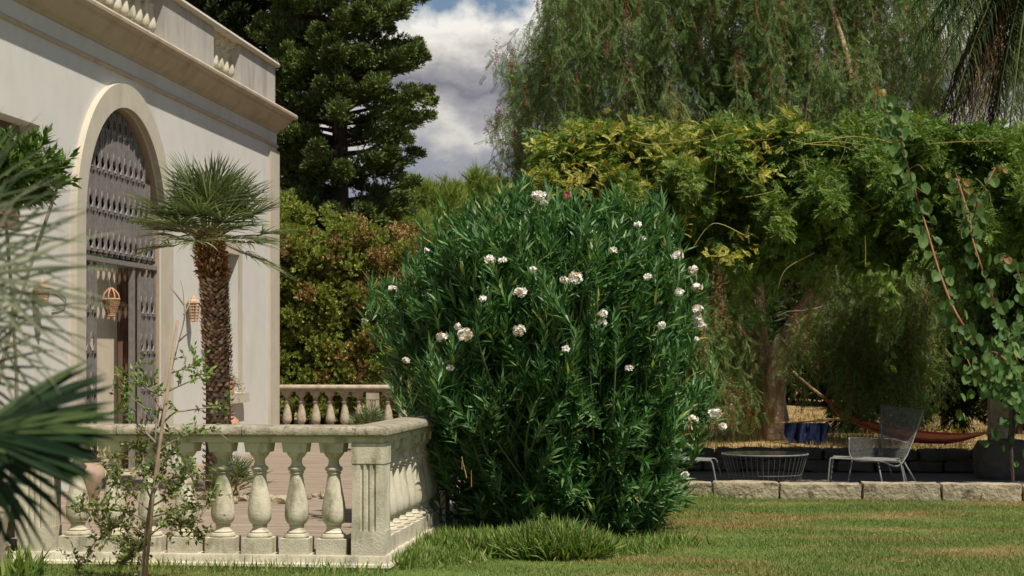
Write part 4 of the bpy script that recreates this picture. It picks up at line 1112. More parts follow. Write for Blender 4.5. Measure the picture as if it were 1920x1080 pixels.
A_P = np.concatenate(A_P); A_D = np.concatenate(A_D)
g.inst(T_PEP, A_P, A_D, rv(len(A_P)) + UP, rng.uniform(.12, .21, len(A_P)))
put(g.build('crown', M['pepper']), pp)
put(gt_.build('hanging_twigs', M['grey_twig']), pp)
for x, y in ((1337, 530), (1346, 545), (1351, 575), (1342, 600), (1349, 520), (1356, 590), (1560, 480), (1568, 500), (1620, 545), (1626, 560), (1690, 560), (1688, 590)):
    B_P.append(PT(x, y, 21.4) + rv(26, 1) * (.016, .016, .10))
B_P = np.concatenate(B_P)
T_OCT = (np.array([(1, 0, 0), (0, 1, 0), (-1, 0, 0), (0, -1, 0), (0, 0, 1), (0, 0, -1)], float), np.array([(0, 1, 4), (1, 2, 4), (2, 3, 4), (3, 0, 4), (1, 0, 5), (2, 1, 5), (3, 2, 5), (0, 3, 5)]))
gb.inst(T_OCT, B_P, (0, 1, 0), (0, 0, 1), rng.uniform(.006, .011, len(B_P))); put(gb.build('berries', M['berries']), pp)

g = Geo()
for _ in range(26):
    p_ = PT(rng.uniform(1545, 1720), rng.uniform(500, 640), rng.uniform(20.9, 21.6)); q = [p_]; dd = np.array((rng.normal() * .7, 0, -.8))
    for j in range(7): dd = dd * .8 + rv(1, .5)[0] * (1, .5, .6) + (0, 0, -.15); q.append(q[-1] + dd * .09)
    g.tube(q, np.linspace(.007, .0025, len(q)), 4, False)
put(g.build('dead_twigs', M['grey_twig']), pp)
# bare dark twigs and date palm behind at the right
bt_b = GX(1772, 29, .2); bt = thing('thin_tree', 'thin dark bare-twigged tree behind the pergola, below the date palm', 'tree', bt_b)
g = Geo()
def twig(p, d, L, r, lvl):
    q = [p]; dd = unit(d)
    for j in range(4): dd = unit(dd + rv(1, .14)[0]); q.append(q[-1] + dd * L / 4)
    g.tube(q, np.linspace(r, r * .6, 5), 4, False)
    if lvl:
        for _ in range(4): twig(q[rng.integers(1, 5)], dd + rv(1, .75)[0], L * .62, r * .55, lvl - 1)
g.tube([bt_b - (0, 0, .2), bt_b + (0, 0, 2.6)], [.07, .05], 8)
for _ in range(9): twig(bt_b + (0, 0, rng.uniform(2.2, 3.6)), rv(1, .7)[0] * (1, .6, .5) + (0, 0, .9), 1.9, .03, 3)
put(g.build('branches', M['dark_bark']), bt)
def date_frond(g, base, d, L, drop, mi=0, n=46, ll=.42, w=.013):
    d = unit(d); s = np.linspace(0, 1, n); sp = base + np.outer(s * L, d) + np.outer(-drop * s ** 2 * L, UP)
    T_ = unit(np.gradient(sp, axis=0)); sd = unit(np.cross(T_, UP)); g.mi = mi
    g.tube(sp[::5], np.linspace(.02, .006, len(sp[::5])), 4, False)
    for sg in (-1, 1):
        dd = T_ * .75 + sd * sg * .8 + UP * -.35 + rv(n, .08); l_ = ll * np.interp(s, [0, .15, .7, 1], [.3, 1, .9, .4]) * rng.uniform(.85, 1.1, n)
        g.inst(t_leaf(w / ll, .02, .28), sp[2:], dd[2:], UP, l_[2:])
dp_b = GX(1985, 22.5, .2); dp = thing('date_palm', 'tall date palm with drooping green and dead brown fronds at the top right', 'palm', dp_b)
dp_top = PT(1960, -110, 22.5)
put(Geo().tube(smooth_path([dp_b - (0, 0, .2), (dp_b + dp_top) / 2, dp_top], 5), [.24] * 9 + [.22, .2], 14).build('trunk', M['dark_bark'], smooth=180), dp)
g = Geo(); gd = Geo()
for i in range(34):
    az = i * 2.4; el = R(rng.uniform(-5, 65)); d = np.array((math.cos(az) * math.cos(el), math.sin(az) * math.cos(el), math.sin(el))); date_frond(g, dp_top, d, rng.uniform(1.6, 2.3), rng.uniform(.5, 1.0), n=60, ll=.38, w=.011)
for (tx, ty, tt2, dr) in ((1800, 20, 22.0, .9), (1830, 40, 21.8, .8), (1900, 60, 21.5, 1.0), (1935, 60, 21.6, 1.0), (1780, 0, 22.2, .9), (1915, 30, 21.3, 1.2), (1890, 90, 21.2, 1.3), (1905, 110, 21.4, 1.2), (1925, 120, 21.2, 1.3), (1850, 20, 21.6, 1.0), (1810, -20, 21.5, 1.0)):
    e = PT(tx, ty, tt2); dv = e - dp_top; L = np.linalg.norm(dv) + .35; date_frond(g, dp_top, unit(dv + (0, 0, .9)), L, dr, n=56, ll=.42, w=.012)
for i in range(26):
    az = i * 2.4 + .5; d = np.array((math.cos(az), math.sin(az), -.5)); date_frond(gd, dp_top - (0, 0, .1), d, rng.uniform(.9, 1.5), rng.uniform(.9, 1.6), n=34, ll=.32, w=.010)
for (tx, ty, tt2, dr) in ((1860, 60, 22.0, 1.1), (1850, 90, 22.3, 1.2), (1875, 110, 22.1, 1.3), (1840, 70, 22.2, 1.1), (1885, 130, 22.4, 1.4), (1870, 80, 22.0, 1.2), (1865, 40, 22.2, 1.2), (1895, 100, 22.0, 1.2)):
    e = PT(tx, ty, tt2); dv = e - dp_top; date_frond(gd, dp_top, unit(dv + (0, 0, .8)), np.linalg.norm(dv) + .5, dr, n=50, ll=.5, w=.014)
put(g.build('green_fronds', M['date_frond']), dp); put(gd.build('dead_fronds', M['date_dead']), dp)

# ------------------------------------------------------------------ pergola and wisteria
WT = 18.0
pg = thing('pergola', 'iron and stone pergola carrying the wisteria over the patio', 'pergola', GX(1600, WT))
def gx(px, tt): return GX(px, tt, 0)
def pillar(px, tt, w):
    c = gx(px, tt); return Geo().box((c[0] - w, c[1] - w, -.02), (c[0] + w, c[1] + w, 2.95)).build('pillar', M['rough_stone'])
for px_, tt in ((1874, 19.75), (1250, 20.3)): put(pillar(px_, tt, .115), pg)
g = Geo()
for tt in (18.1, 19.3, 20.5): a, b = PT(1180, 300, tt), PT(2080, 300, tt); g.tube([(a[0], a[1], 2.98), (b[0], b[1], 2.98)], .035, 6)
put(g.build('beams', M['dark_bark']), pg)
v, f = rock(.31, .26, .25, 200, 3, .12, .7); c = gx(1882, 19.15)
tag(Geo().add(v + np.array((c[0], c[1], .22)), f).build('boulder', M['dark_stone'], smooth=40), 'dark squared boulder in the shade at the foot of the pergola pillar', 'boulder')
wi = thing('wisteria', 'thick wisteria canopy over the pergola with yellow young shoots', 'climbing plant', GX(1874, 19.5))
def wtop(px): return np.interp(px, [1000, 1030, 1080, 1160, 1300, 1500, 1700, 1800, 1920, 2100], [318, 285, 268, 252, 256, 244, 232, 256, 250, 246])
def wbot(px): return np.interp(px, [1000, 1040, 1150, 1250, 1320, 1450, 1600, 1750, 1920, 2100], [380, 400, 430, 470, 478, 480, 478, 490, 520, 520])
nw = 36000
px = rng.uniform(1020, 2090, nw); a = wtop(px) + 9 * np.sin(px * .05) + 7 * np.sin(px * .13) + 8 * np.sin(px * .021 + 1) - rng.exponential(5, nw); b = wbot(px) + 20 * np.sin(px * .031 + 1) + 14 * np.sin(px * .083); s = rng.uniform(0, 1, nw)
py = a + (b - a) * s
# bulging front face: sagging, with hollows
hol = .30 * np.sin(px * .018 + py * .021) + .22 * np.sin(px * .05 - py * .033 + 2) + .12 * np.sin(px * .11 + py * .09)
tt = 17.75 + hol + .9 * (1 - np.sin(np.pi * (.10 + .80 * s))) * .9 + rng.exponential(.16, nw)
P_ = np.array([PT(x, y, t_) for x, y, t_ in zip(px, py, tt)])
D_ = rv(nw, .7) + np.array((0, -.45, -.15)) + np.outer(.5 - s, UP) * .9
lime = rng.uniform(size=nw) < np.interp(px, [1000, 1100, 1350, 1550, 1900], [.75, .55, .30, .08, .03]) * np.interp(s, [0, .35, .7, 1], [1.2, .8, .35, .15])
N_ = rv(nw, .5) + np.array((.2, -.4, 1)); Sz = rng.uniform(.07, .14, nw)
g = Geo(); g.inst(T_WIS, P_[lime], D_[lime], N_[lime], Sz[lime]); put(g.build('lime_foliage', M['wisteria_lime']), wi)
g = Geo(); g.inst(T_WIS, P_[~lime], D_[~lime], N_[~lime], Sz[~lime])
# the roof of the canopy, over the patio
nr = 9000
px = rng.uniform(1020, 2120, nr); tt = rng.uniform(17.9, 20.1, nr); zt = PT(1500, 255, 18)[2] + .12 * np.sin(px * .02 + tt * 3) - rng.exponential(.22, nr)
P_ = np.array([GX(x, t_, z_) for x, t_, z_ in zip(px, tt, zt)]); g.inst(T_WIS, P_, rv(nr) * (1, 1, .4), rv(nr, .4) + UP, rng.uniform(.16, .27, nr))
kb = 2300; cb = rng.uniform(1180, 2000, 75); pxb = rng.choice(cb, kb) + rng.normal(size=kb) * 16
pyb = wbot(pxb) + 20 * np.sin(pxb * .031 + 1) + 14 * np.sin(pxb * .083) + rng.exponential(30, kb) * (1 + .8 * np.sin(pxb * .05)); P_ = np.array([PT(x, y, 18.0 + rng.uniform(-.2, 1.2)) for x, y in zip(pxb, pyb)])
g.inst(T_WIS, P_, rv(kb, .5) + (0, -.2, -.8), rv(kb, .5) + np.array((.2, -.5, .6)), rng.uniform(.07, .14, kb))
for _ in range(70):        # loose shoots standing above the canopy or dangling from its face
    x = rng.uniform(1030, 2000); up_s = rng.uniform() < .65; y = wtop(x) - 2 if up_s else rng.uniform(300, 500); m_ = rng.integers(5, 12)
    p_ = PT(x, y, 18.0 + rng.uniform(-.3, .6) if up_s else 17.6); dd = np.array((rng.normal() * .7, rng.normal() * .3, .9 if up_s else -.8)); q = [p_]
    for j in range(m_): dd = dd + rv(1, .25)[0] + (0, 0, -.12); q.append(q[-1] + unit(dd) * .032)
    q = np.array(q); g.inst(T_WIS, q, rv(len(q), .6) + (0, -.2, 0), rv(len(q), .6) + UP, rng.uniform(.06, .12, len(q)))
put(g.build('foliage', M['wisteria']), wi)
yc = [(1060, 285, 30), (1090, 280, 35), (1130, 268, 30), (1165, 262, 28), (1200, 258, 26), (1240, 255, 28), (1280, 262, 30), (1320, 270, 32), (1350, 290, 28), (1390, 275, 26), (1420, 290, 24), (1300, 310, 22), (1240, 300, 20), (1130, 320, 22),
      (1270, 425, 16), (1285, 405, 14), (1205, 350, 12), (1060, 330, 25), (1100, 360, 20), (1400, 470, 20), (1350, 480, 15), (1440, 240, 8), (1475, 212, 7), (1020, 340, 20), (1210, 440, 14), (1430, 330, 14), (1380, 250, 14), (1500, 245, 12)]
yP, yD = [], []
for x, y, r in yc:
    k = int(r * 1.3); q = np.array([PT(x + dx, y + dy * .55, 17.62 + rng.uniform(-.12, .15) + (.22 if y < 300 else 0)) for dx, dy in rng.normal(size=(k, 2)) * r * (1.25 if r > 17 else .75)]); yP.append(q); yD.append(rv(k, .6) + np.array((.15, -.4, .45)))
yP = np.concatenate(yP); yD = np.concatenate(yD); g = Geo(); g.inst(T_WIS, yP, yD, rv(len(yP), .4) + np.array((0, -.5, 1)), rng.uniform(.06, .125, len(yP))); put(g.build('young_foliage', M['wisteria_young']), wi)
g = Geo()
TN = [((1330, 262), (1370, 248), (1400, 258), (1450, 262)), ((1560, 268), (1600, 262), (1650, 258), (1700, 262)), ((1640, 262), (1700, 268), (1800, 262), (1880, 268)), ((1470, 425), (1490, 395), (1530, 372), (1565, 378)), ((1340, 305), (1345, 335), (1335, 360)),
      ((1390, 440), (1340, 420), (1300, 470)), ((1510, 275), (1560, 265), (1620, 270)), ((1250, 330), (1270, 290), (1230, 270)), ((1400, 375), (1440, 360), (1470, 345)), ((1210, 365), (1250, 350), (1270, 335)), ((1620, 445), (1622, 470), (1620, 490)),
      ((1640, 380), (1650, 330), (1640, 290)), ((1530, 480), (1480, 500), (1460, 540)), ((1480, 262), (1520, 272), (1580, 268), (1600, 282)), ((1180, 262), (1230, 266), (1330, 262)), ((1430, 350), (1400, 330), (1385, 300))]
for L in TN: q = smooth_path([PT(x + rng.uniform(-6, 6), y + rng.uniform(-6, 6), 17.5 + rng.uniform(-.05, .1)) for x, y in L], 6); put(Geo().tube(q, np.linspace(.0055, .0025, len(q)), 4, False).build('tendril', M['tendril']), wi)
for _ in range(26):
    x, y = rng.uniform(1050, 1900), rng.uniform(225, 470); q = [PT(x, y, 17.55)]
    dd = rv(1)[0] * (1, .3, .5)
    for j in range(5): dd = dd + rv(1, .45)[0] * (1, .3, .8); q.append(q[-1] + dd * .045)
    put(Geo().tube(q, .003, 3, False).build('tendril', M['tendril']), wi)
wb = GX(1874, 19.5); put(Geo().tube(smooth_path([wb, wb + (.14, -.1, .8), wb + (-.10, -.12, 1.7), wb + (.05, -.1, 2.9)], 6), .035, 8).build('vine_stem', M['dark_bark'], smooth=180), wi)

# dark ivy clothing the pillar and the corner behind it
iv = thing('ivy', 'dark leafy ivy hanging over the stone pillar at the right edge', 'climbing plant', GX(1900, 18.35))
k = 3600; pxi = rng.uniform(1835, 2060, k); pyi = rng.uniform(440, 745, k) + 20 * np.sin(pxi * .06); q = np.array([PT(x, y, t_) for x, y, t_ in zip(pxi, pyi, rng.uniform(18.1, 18.7, k))])
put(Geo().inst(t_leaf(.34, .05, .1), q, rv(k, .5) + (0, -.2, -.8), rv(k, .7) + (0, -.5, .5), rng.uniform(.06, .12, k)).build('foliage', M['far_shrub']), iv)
put(Geo().tube(smooth_path([GX(1900, 18.35), PT(1895, 780, 18.4), PT(1905, 600, 18.35), PT(1900, 450, 18.4)], 5), .02, 6).build('stem', M['dark_bark']), iv)
# round-leaved climber at the right, closer
RTt = 9.0
rc_b = GX(2010, RTt); rc = thing('round_leaved_climber', 'climber with round green leaves on long red stems at the right edge', 'climbing plant', rc_b)
ST = [[(2010, 1160), (1990, 900), (1930, 720), (1850, 660), (1800, 600), (1765, 520), (1735, 420), (1710, 340), (1690, 270), (1668, 205), (1640, 170)],
      [(1930, 720), (1890, 640), (1865, 570), (1840, 500), (1822, 440), (1815, 380), (1805, 335)], [(1822, 440), (1832, 380), (1850, 345), (1866, 315)],
      [(1930, 720), (1900, 690), (1860, 660), (1830, 700), (1800, 640)], [(1990, 900), (1950, 780), (1920, 740), (1880, 700), (1850, 730)], [(1990, 800), (1950, 650), (1925, 560), (1900, 490), (1880, 480)], [(1815, 400), (1800, 350), (1790, 318)]]
g = Geo(); gl = Geo(); gy = Geo(); 
for si, L in enumerate(ST):
    q = smooth_path([PT(x, y, RTt + .25 * math.sin(i * 1.2 + si)) for i, (x, y) in enumerate(L)], 8)
    g.tube(q, np.linspace(.009 if si == 0 else .006, .0025, len(q)), 6, False)
    ln = np.linalg.norm(np.diff(q, axis=0), axis=1).sum(); k = int(ln / .030); s = np.linspace(0, len(q) - 1, k)
    pos = np.array([[np.interp(x, np.arange(len(q)), q[:, c_]) for c_ in range(3)] for x in s])
    side = RT * np.where(np.arange(k) % 2, 1, -1)[:, None] * rng.uniform(.3, 1, (k, 1)); off = side * .028 + rv(k, .018)
    D_ = side * .35 + np.array((0, -.1, -1.0)) + rv(k, .22); N_ = -FW + UP * .5 + rv(k, .8)
    yng = s > (len(q) - 1) * (.86 if si in (1, 2, 6) else .97)
    gl.inst(T_ROUND, (pos + off)[~yng], D_[~yng], N_[~yng], rng.uniform(.028, .066, (~yng).sum())); 
    if yng.any(): gy.inst(T_ROUND, (pos + off)[yng], D_[yng], N_[yng], rng.uniform(.025, .04, yng.sum()))
# leafy mass low at the right edge
k = 210; q = np.array([PT(x, y, t_) for x, y, t_ in zip(rng.normal(1905, 34, k), rng.normal(690, 62, k), rng.normal(RTt, .18, k))]); gl.inst(T_ROUND, q, rv(k, .4) + np.array((0, -.2, -1.0)), -FW + UP * .5 + rv(k, .8), rng.uniform(.028, .055, k))
put(g.build('red_stems', M['red_stem'], smooth=180), rc); put(gl.build('leaves', M['round_leaf']), rc); put(gy.build('young_leaves', M['young_leaf']), rc)

# ------------------------------------------------------------------ background shrubs behind the pepper tree
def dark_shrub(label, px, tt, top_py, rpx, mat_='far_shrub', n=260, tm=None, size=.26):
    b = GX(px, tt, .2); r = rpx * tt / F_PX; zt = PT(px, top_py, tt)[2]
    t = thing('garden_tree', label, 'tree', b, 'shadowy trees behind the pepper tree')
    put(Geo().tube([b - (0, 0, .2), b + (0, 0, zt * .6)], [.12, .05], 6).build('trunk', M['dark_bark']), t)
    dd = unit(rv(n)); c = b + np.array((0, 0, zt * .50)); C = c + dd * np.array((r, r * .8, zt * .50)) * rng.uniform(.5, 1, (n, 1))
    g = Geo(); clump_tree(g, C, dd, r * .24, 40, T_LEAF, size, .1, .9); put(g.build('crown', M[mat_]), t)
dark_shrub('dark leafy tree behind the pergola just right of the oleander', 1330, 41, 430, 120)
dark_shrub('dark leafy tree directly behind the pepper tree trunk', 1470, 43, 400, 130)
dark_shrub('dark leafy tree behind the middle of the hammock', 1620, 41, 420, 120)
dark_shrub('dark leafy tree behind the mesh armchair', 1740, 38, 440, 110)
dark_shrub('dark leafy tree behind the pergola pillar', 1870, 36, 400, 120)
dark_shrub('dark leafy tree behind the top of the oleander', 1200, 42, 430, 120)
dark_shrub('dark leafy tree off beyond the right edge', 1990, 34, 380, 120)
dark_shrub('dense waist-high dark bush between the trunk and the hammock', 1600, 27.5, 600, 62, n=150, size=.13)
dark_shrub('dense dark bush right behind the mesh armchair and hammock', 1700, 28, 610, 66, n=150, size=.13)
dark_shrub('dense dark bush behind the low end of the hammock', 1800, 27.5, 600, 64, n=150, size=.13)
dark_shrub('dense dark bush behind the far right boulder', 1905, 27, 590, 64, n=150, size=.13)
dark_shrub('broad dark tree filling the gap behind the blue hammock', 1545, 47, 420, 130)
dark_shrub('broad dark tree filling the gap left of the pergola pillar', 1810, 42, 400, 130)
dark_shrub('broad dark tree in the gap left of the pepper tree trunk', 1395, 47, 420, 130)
# sunlit low shrubs at the far edge of the dry ground
for lab, px_, tt_, ty in (('low bright shrub with pale flowers beyond the dry ground left of the trunk', 1350, 33, 762), ('low green shrub beyond the dry ground behind the armchair', 1720, 31, 765), ('low green shrub beyond the dry ground, at the hammock end', 1800, 30, 775)):
    b = GX(px_, tt_, .2); t = thing('low_shrub', lab, 'shrub', b, 'low shrubs beyond the dry ground')
    k = 900; q = b + rv(k) * (.45, .3, .22) + (0, 0, .35); q[:, 2] = np.clip(q[:, 2], .22, 2)
    put(Geo().inst(T_LEAF, q, rv(k) + UP, rv(k), rng.uniform(.06, .12, k)).build('foliage', M['sapling_yellow']), t)
    if px_ < 1400: k = 60; put(Geo().inst(T_FLOWER, b + rv(k) * (.35, .2, .15) + (0, 0, .55), rv(k) + (0, -1, .3), rv(k), .035).build('blossom', M['petal']), t)
b = GX(1793, 23.5, .2); k = 130; q = b + rv(k) * (.10, .07, .05) + (0, 0, .12)
t = thing('yellow_plant', 'small bright yellow plant on the dry ground left of the pillar', 'plant', b); put(Geo().inst(T_LEAF, q, rv(k) + UP, rv(k), rng.uniform(.04, .08, k)).build('leaves', M['yellow_leaf']), t)
# dry grass tufts on the golden ground
k = 26000; q = np.stack([rng.uniform(-1, 9, k), 21 + 18 * rng.uniform(0, 1, k) ** 1.2, np.full(k, .17)], 1)
g = Geo().inst((np.array([(-.06, 0, 0), (.06, 0, 0), (0, 1, .2)]), np.array([(0, 1, 2)])), q, UP + rv(k, .45), rv(k), rng.uniform(.05, .16, k)); tag(g.build('dry_grass', M['dry_grass']), 'golden dry grass covering the ground under the pepper tree', 'grass', kind='stuff')

# ------------------------------------------------------------------ hammocks
def in_px(lst): return np.array([PT(x, y, t_) for x, y, t_ in lst])
hk = thing('hammock', 'red and orange striped hammock slung from the pepper tree to the pillar', 'hammock', PT(1700, 815, 20.6) * (1, 1, 0) + (0, 0, .2))
up_e = smooth_path(in_px([(1546, 745, 22.2), (1578, 772, 21.9), (1650, 793, 21.3), (1720, 806, 20.8), (1790, 812, 20.2), (1848, 812, 19.6)]), 8)
lo_e = smooth_path(in_px([(1546, 746, 22.1), (1570, 774, 21.6), (1650, 806, 20.9), (1720, 825, 20.4), (1790, 828, 19.9), (1848, 814, 19.5)]), 8)
g = Geo(); mseg = 12; k = len(up_e); V = []
for i in range(k):
    sg_ = .09 * math.sin(math.pi * i / (k - 1))
    for j in range(mseg + 1):
        a = j / mseg; V.append(up_e[i] * (1 - a) + lo_e[i] * a + np.array((0, 0, -sg_ * math.sin(math.pi * a))))
pat = [0, 1, 1, 0, 2, 0, 2, 2, 0, 1, 2, 0]
for j in range(mseg):
    g2 = [(i * (mseg + 1) + j, i * (mseg + 1) + j + 1, (i + 1) * (mseg + 1) + j + 1, (i + 1) * (mseg + 1) + j) for i in range(k - 1)]
    if j == 0: g.mi = pat[0]; g.add(V, g2)
    else: g.mi = pat[j]; g.more(g2, 0)
o = put(g.build('hammock_cloth', [M['hammock_red'], M['hammock_orange'], M['hammock_dark']], smooth=180), hk)
put(Geo().tube([PT(1572, 778, 21.7), PT(1596, 776, 21.7)], .012, 6).build('spreader_bar', M['rope']), hk)
g = Geo(); g.tube(smooth_path(in_px([(1478, 688, 24.2), (1510, 718, 23.2), (1546, 746, 22.15)]), 4), .018, 6); g.tube([PT(1848, 813, 19.55), PT(1872, 806, 19.6)], .014, 6)
put(g.build('rope', M['rope'], smooth=180), hk)
g = Geo()
for i in range(9): g.tube([PT(1546, 746, 22.15), PT(1562 + i * 4, 778 - abs(i - 4) * 1.5, 21.75)], .004, 3, False)
put(g.build('end_strings', M['hammock_red']), hk)
bh = thing('blue_hammock', 'dark blue cloth hammock bunched over a pole beside the pepper tree trunk', 'hammock', PT(1520, 860, 23.4) * (1, 1, 0) + (0, 0, .2))
put(Geo().tube(smooth_path(in_px([(1462, 794, 23.6), (1520, 789, 23.4), (1592, 784, 23.2)]), 4), [.02] * 9, 6).build('pole', M['rope'], smooth=180), bh)
nxx, nyy = 40, 14; V = []
for i in range(nxx):
    a = i / (nxx - 1)
    for j in range(nyy):
        bb = j / (nyy - 1); dep = np.interp(a, [0, .15, .4, .62, .8, 1], [22, 50, 44, 62, 40, 8])
        V.append(PT(1470 + 84 * a + 5 * bb * math.sin(a * 9), 793 + dep * bb, 23.4 + .09 * math.sin(a * 26 + bb * 3) + .05 * math.sin(a * 11)))
f = [(i * nyy + j, i * nyy + j + 1, (i + 1) * nyy + j + 1, (i + 1) * nyy + j) for i in range(nxx - 1) for j in range(nyy - 1)]
put(Geo().add(V, f).build('hammock_cloth', M['blue_cloth'], smooth=180), bh)
g = Geo()
for i in range(12): g.tube([PT(1519 + i * 1.6, 796, 23.25), PT(1521 + i * 1.2, 862 - i, 23.2)], .005, 3, False)
put(g.build('fringe', M['blue_cloth']), bh)

# ------------------------------------------------------------------ wire furniture
def wire_panel(g, a, b, c, d, nu, nv, r=.0022, bow=None):
    a, b, c, d = map(np.asarray, (a, b, c, d)); bow = np.zeros(3) if bow is None else np.asarray(bow)
    def at(u, v): return (a * (1 - u) + b * u) * (1 - v) + (d * (1 - u) + c * u) * v + bow * (4 * u * (1 - u) * .5 + 4 * v * (1 - v) * .5)
    for i in range(nu + 1): g.tube([at(i / nu, v) for v in np.linspace(0, 1, 5)], r, 3, False)
    for j in range(nv + 1): g.tube([at(u, j / nv) for u in np.linspace(0, 1, 5)], r, 3, False)
ac = thing('wire_armchair', 'tall-backed grey wire mesh armchair in front of the red hammock', 'armchair', PT(1650, 910, 18.1) * (1, 1, 0) + (0, 0, .05), 'grey wire garden furniture')
SL, SR_, BL, BR_ = PT(1598, 861, 17.8), PT(1648, 864, 17.6), PT(1650, 862, 18.45), PT(1698, 866, 18.15)
g = Geo(); wire_panel(g, PT(1592, 820, 17.85), PT(1654, 823, 18.3), BL, SL, 30, 16, .0025, (0, .03, 0)); put(g.build('side_mesh', M['wire']), ac)
g = Geo(); wire_panel(g, PT(1653, 760, 18.6), PT(1732, 768, 18.2), PT(1692, 868, 18.0), PT(1646, 862, 18.3), 32, 36, .0026, (0, .06, 0)); put(g.build('backrest_mesh', M['wire']), ac)
g = Geo(); wire_panel(g, SL, SR_, BR_, BL, 24, 24, .003, (0, 0, -.02)); put(g.build('seat_mesh', M['wire']), ac)
g = Geo(); 
g.tube(smooth_path([PT(1592, 820, 17.85), SL, SR_, PT(1692, 868, 18.0), PT(1732, 768, 18.2)], 5), .0085, 6)
g.tube(smooth_path([PT(1654, 823, 18.3), PT(1646, 862, 18.3), SL], 5), .007, 6); g.tube([PT(1653, 760, 18.6), PT(1653, 823, 18.4), PT(1646, 862, 18.3)], .0085, 6); g.tube([PT(1653, 823, 18.2), PT(1680, 824, 18.05), PT(1703, 832, 18.0)], .0075, 6)
put(g.build('frame', M['shade_metal'], smooth=180), ac)
for a, b in (((1646, 864, 17.7), (1656, 913, 17.6)), ((1696, 868, 18.1), (1720, 910, 18.2)), ((1598, 862, 17.9), (1588, 912, 17.8)), ((1664, 864, 18.5), (1676, 905, 18.6))):
    pa, pb_ = PT(*a), PT(*b); pb_[2] = .05; put(Geo().tube([pa, pb_], .0095, 6).build('leg', M['shade_metal'], smooth=180), ac)
def footstool(label, px, tt, hidden=False):
    t = thing('wire_footstool', label, 'footstool', GX(px, tt, .05), 'grey wire garden furniture')
    k = tt / F_PX
    A = np.array((-60 * k, 0, .30)); B = np.array((60 * k, -.10, .28)); Cc = np.array((65 * k, .34, .28)); Dd = np.array((-50 * k, .36, .30))
    g = Geo(); wire_panel(g, A, B, Cc, Dd, 36, 20, .003); o = g.build('seat_mesh', M['wire']); o.parent = t
    g = Geo(); g.tube([A, B, Cc, Dd, A], .008, 6); o = g.build('frame', M['shade_metal']); o.parent = t
    for q, off in ((A, (-8 * k, -.02)), (B, (14 * k, -.03)), (Cc, (22 * k, .03)), (Dd, (-8 * k, .03))):
        o = Geo().tube(smooth_path([q, q + (off[0] * .4, off[1] * .4, -.03), (q[0] + off[0], q[1] + off[1], 0)], 3), .009, 6).build('leg', M['shade_metal'], smooth=180); o.parent = t
footstool('low grey wire mesh footstool in front of the tall armchair', 1620, 17.75)
footstool('grey wire mesh footstool half hidden behind the right side of the oleander', 1270, 17.8)
tb = thing('wire_table', 'round wire basket coffee table with dark glass top on the patio', 'table', GX(1434, 17.95, .05), 'grey wire garden furniture')
k = 17.95 / F_PX; rt, rb_ = 80 * k, 64 * k; H = .335
g = Geo()
for i in range(46):
    a = i * 2 * math.pi / 46; g.tube([(rt * math.cos(a), rt * math.sin(a), H), (rb_ * math.cos(a), rb_ * math.sin(a), .03)], .0032, 3, False)
for zf in (0, .33, 1):
    r = rb_ + (rt - rb_) * zf; an = np.linspace(0, 2 * math.pi, 41); g.tube(np.stack([r * np.cos(an), r * np.sin(an), np.full(41, .03 + (H - .03) * zf)], 1), .009 if zf in (0, 1) else .003, 6, False)
o = g.build('wire_basket', M['shade_metal'], smooth=180); o.parent = tb
o = Geo().lathe([(.001, H + .002), (rt * .985, H + .002), (rt * .985, H + .010), (.001, H + .010)], 40).build('glass_top', M['glass_top']); o.parent = tb

# ------------------------------------------------------------------ sapling and stake
ST_T = 10.55
sp_b = GX(262, ST_T); sp = thing('sapling', 'young broadleaf sapling with sparse twigs in front of the balustrade', 'tree', sp_b)
def q_(*a): return [PT(x, y, t_) for x, y, t_ in a]
g = Geo(); tr = smooth_path([sp_b - (0, 0, .03)] + q_((268, 1060, 10.55), (274, 1000, 10.55), (284, 930, 10.55), (298, 870, 10.56), (292, 810, 10.57), (300, 760, 10.6)), 5)
g.tube(tr, np.linspace(.013, .006, len(tr)), 8); put(g.build('trunk', M['grey_twig'], smooth=180), sp)
BR = [[(298, 800), (306, 770), (315, 720), (325, 680), (335, 640), (345, 600), (345, 570), (343, 545), (338, 525)], [(345, 590), (355, 570), (358, 560)], [(345, 572), (325, 545), (318, 535)], [(335, 640), (352, 625), (356, 622)], [(292, 830), (262, 800), (235, 780), (215, 768)], [(292, 850), (320, 830), (360, 812), (400, 805), (428, 826)], [(290, 790), (270, 765), (245, 745), (235, 738)],
      [(300, 800), (325, 775), (350, 770), (385, 765), (425, 760)], [(312, 735), (340, 722), (365, 712), (385, 705)], [(270, 1000), (235, 985), (190, 1005), (140, 1065)], [(272, 1030), (240, 1030), (205, 1000)], [(280, 1005), (310, 985), (350, 988), (385, 1005)], [(282, 960), (250, 930), (215, 900), (190, 870)], [(284, 950), (315, 930), (345, 900), (370, 890)],
      [(280, 980), (240, 960), (190, 955), (150, 960)], [(284, 935), (300, 900), (310, 860), (330, 850)], [(285, 940), (270, 900), (262, 850), (262, 835)], [(282, 970), (320, 960), (370, 950), (395, 945)], [(275, 1010), (255, 1040), (225, 1060)], [(304, 770), (285, 740), (265, 700), (255, 680)], [(300, 740), (262, 722), (240, 715)], [(318, 700), (350, 690), (372, 680)]]
g = Geo(); gl = Geo(); gy = Geo()
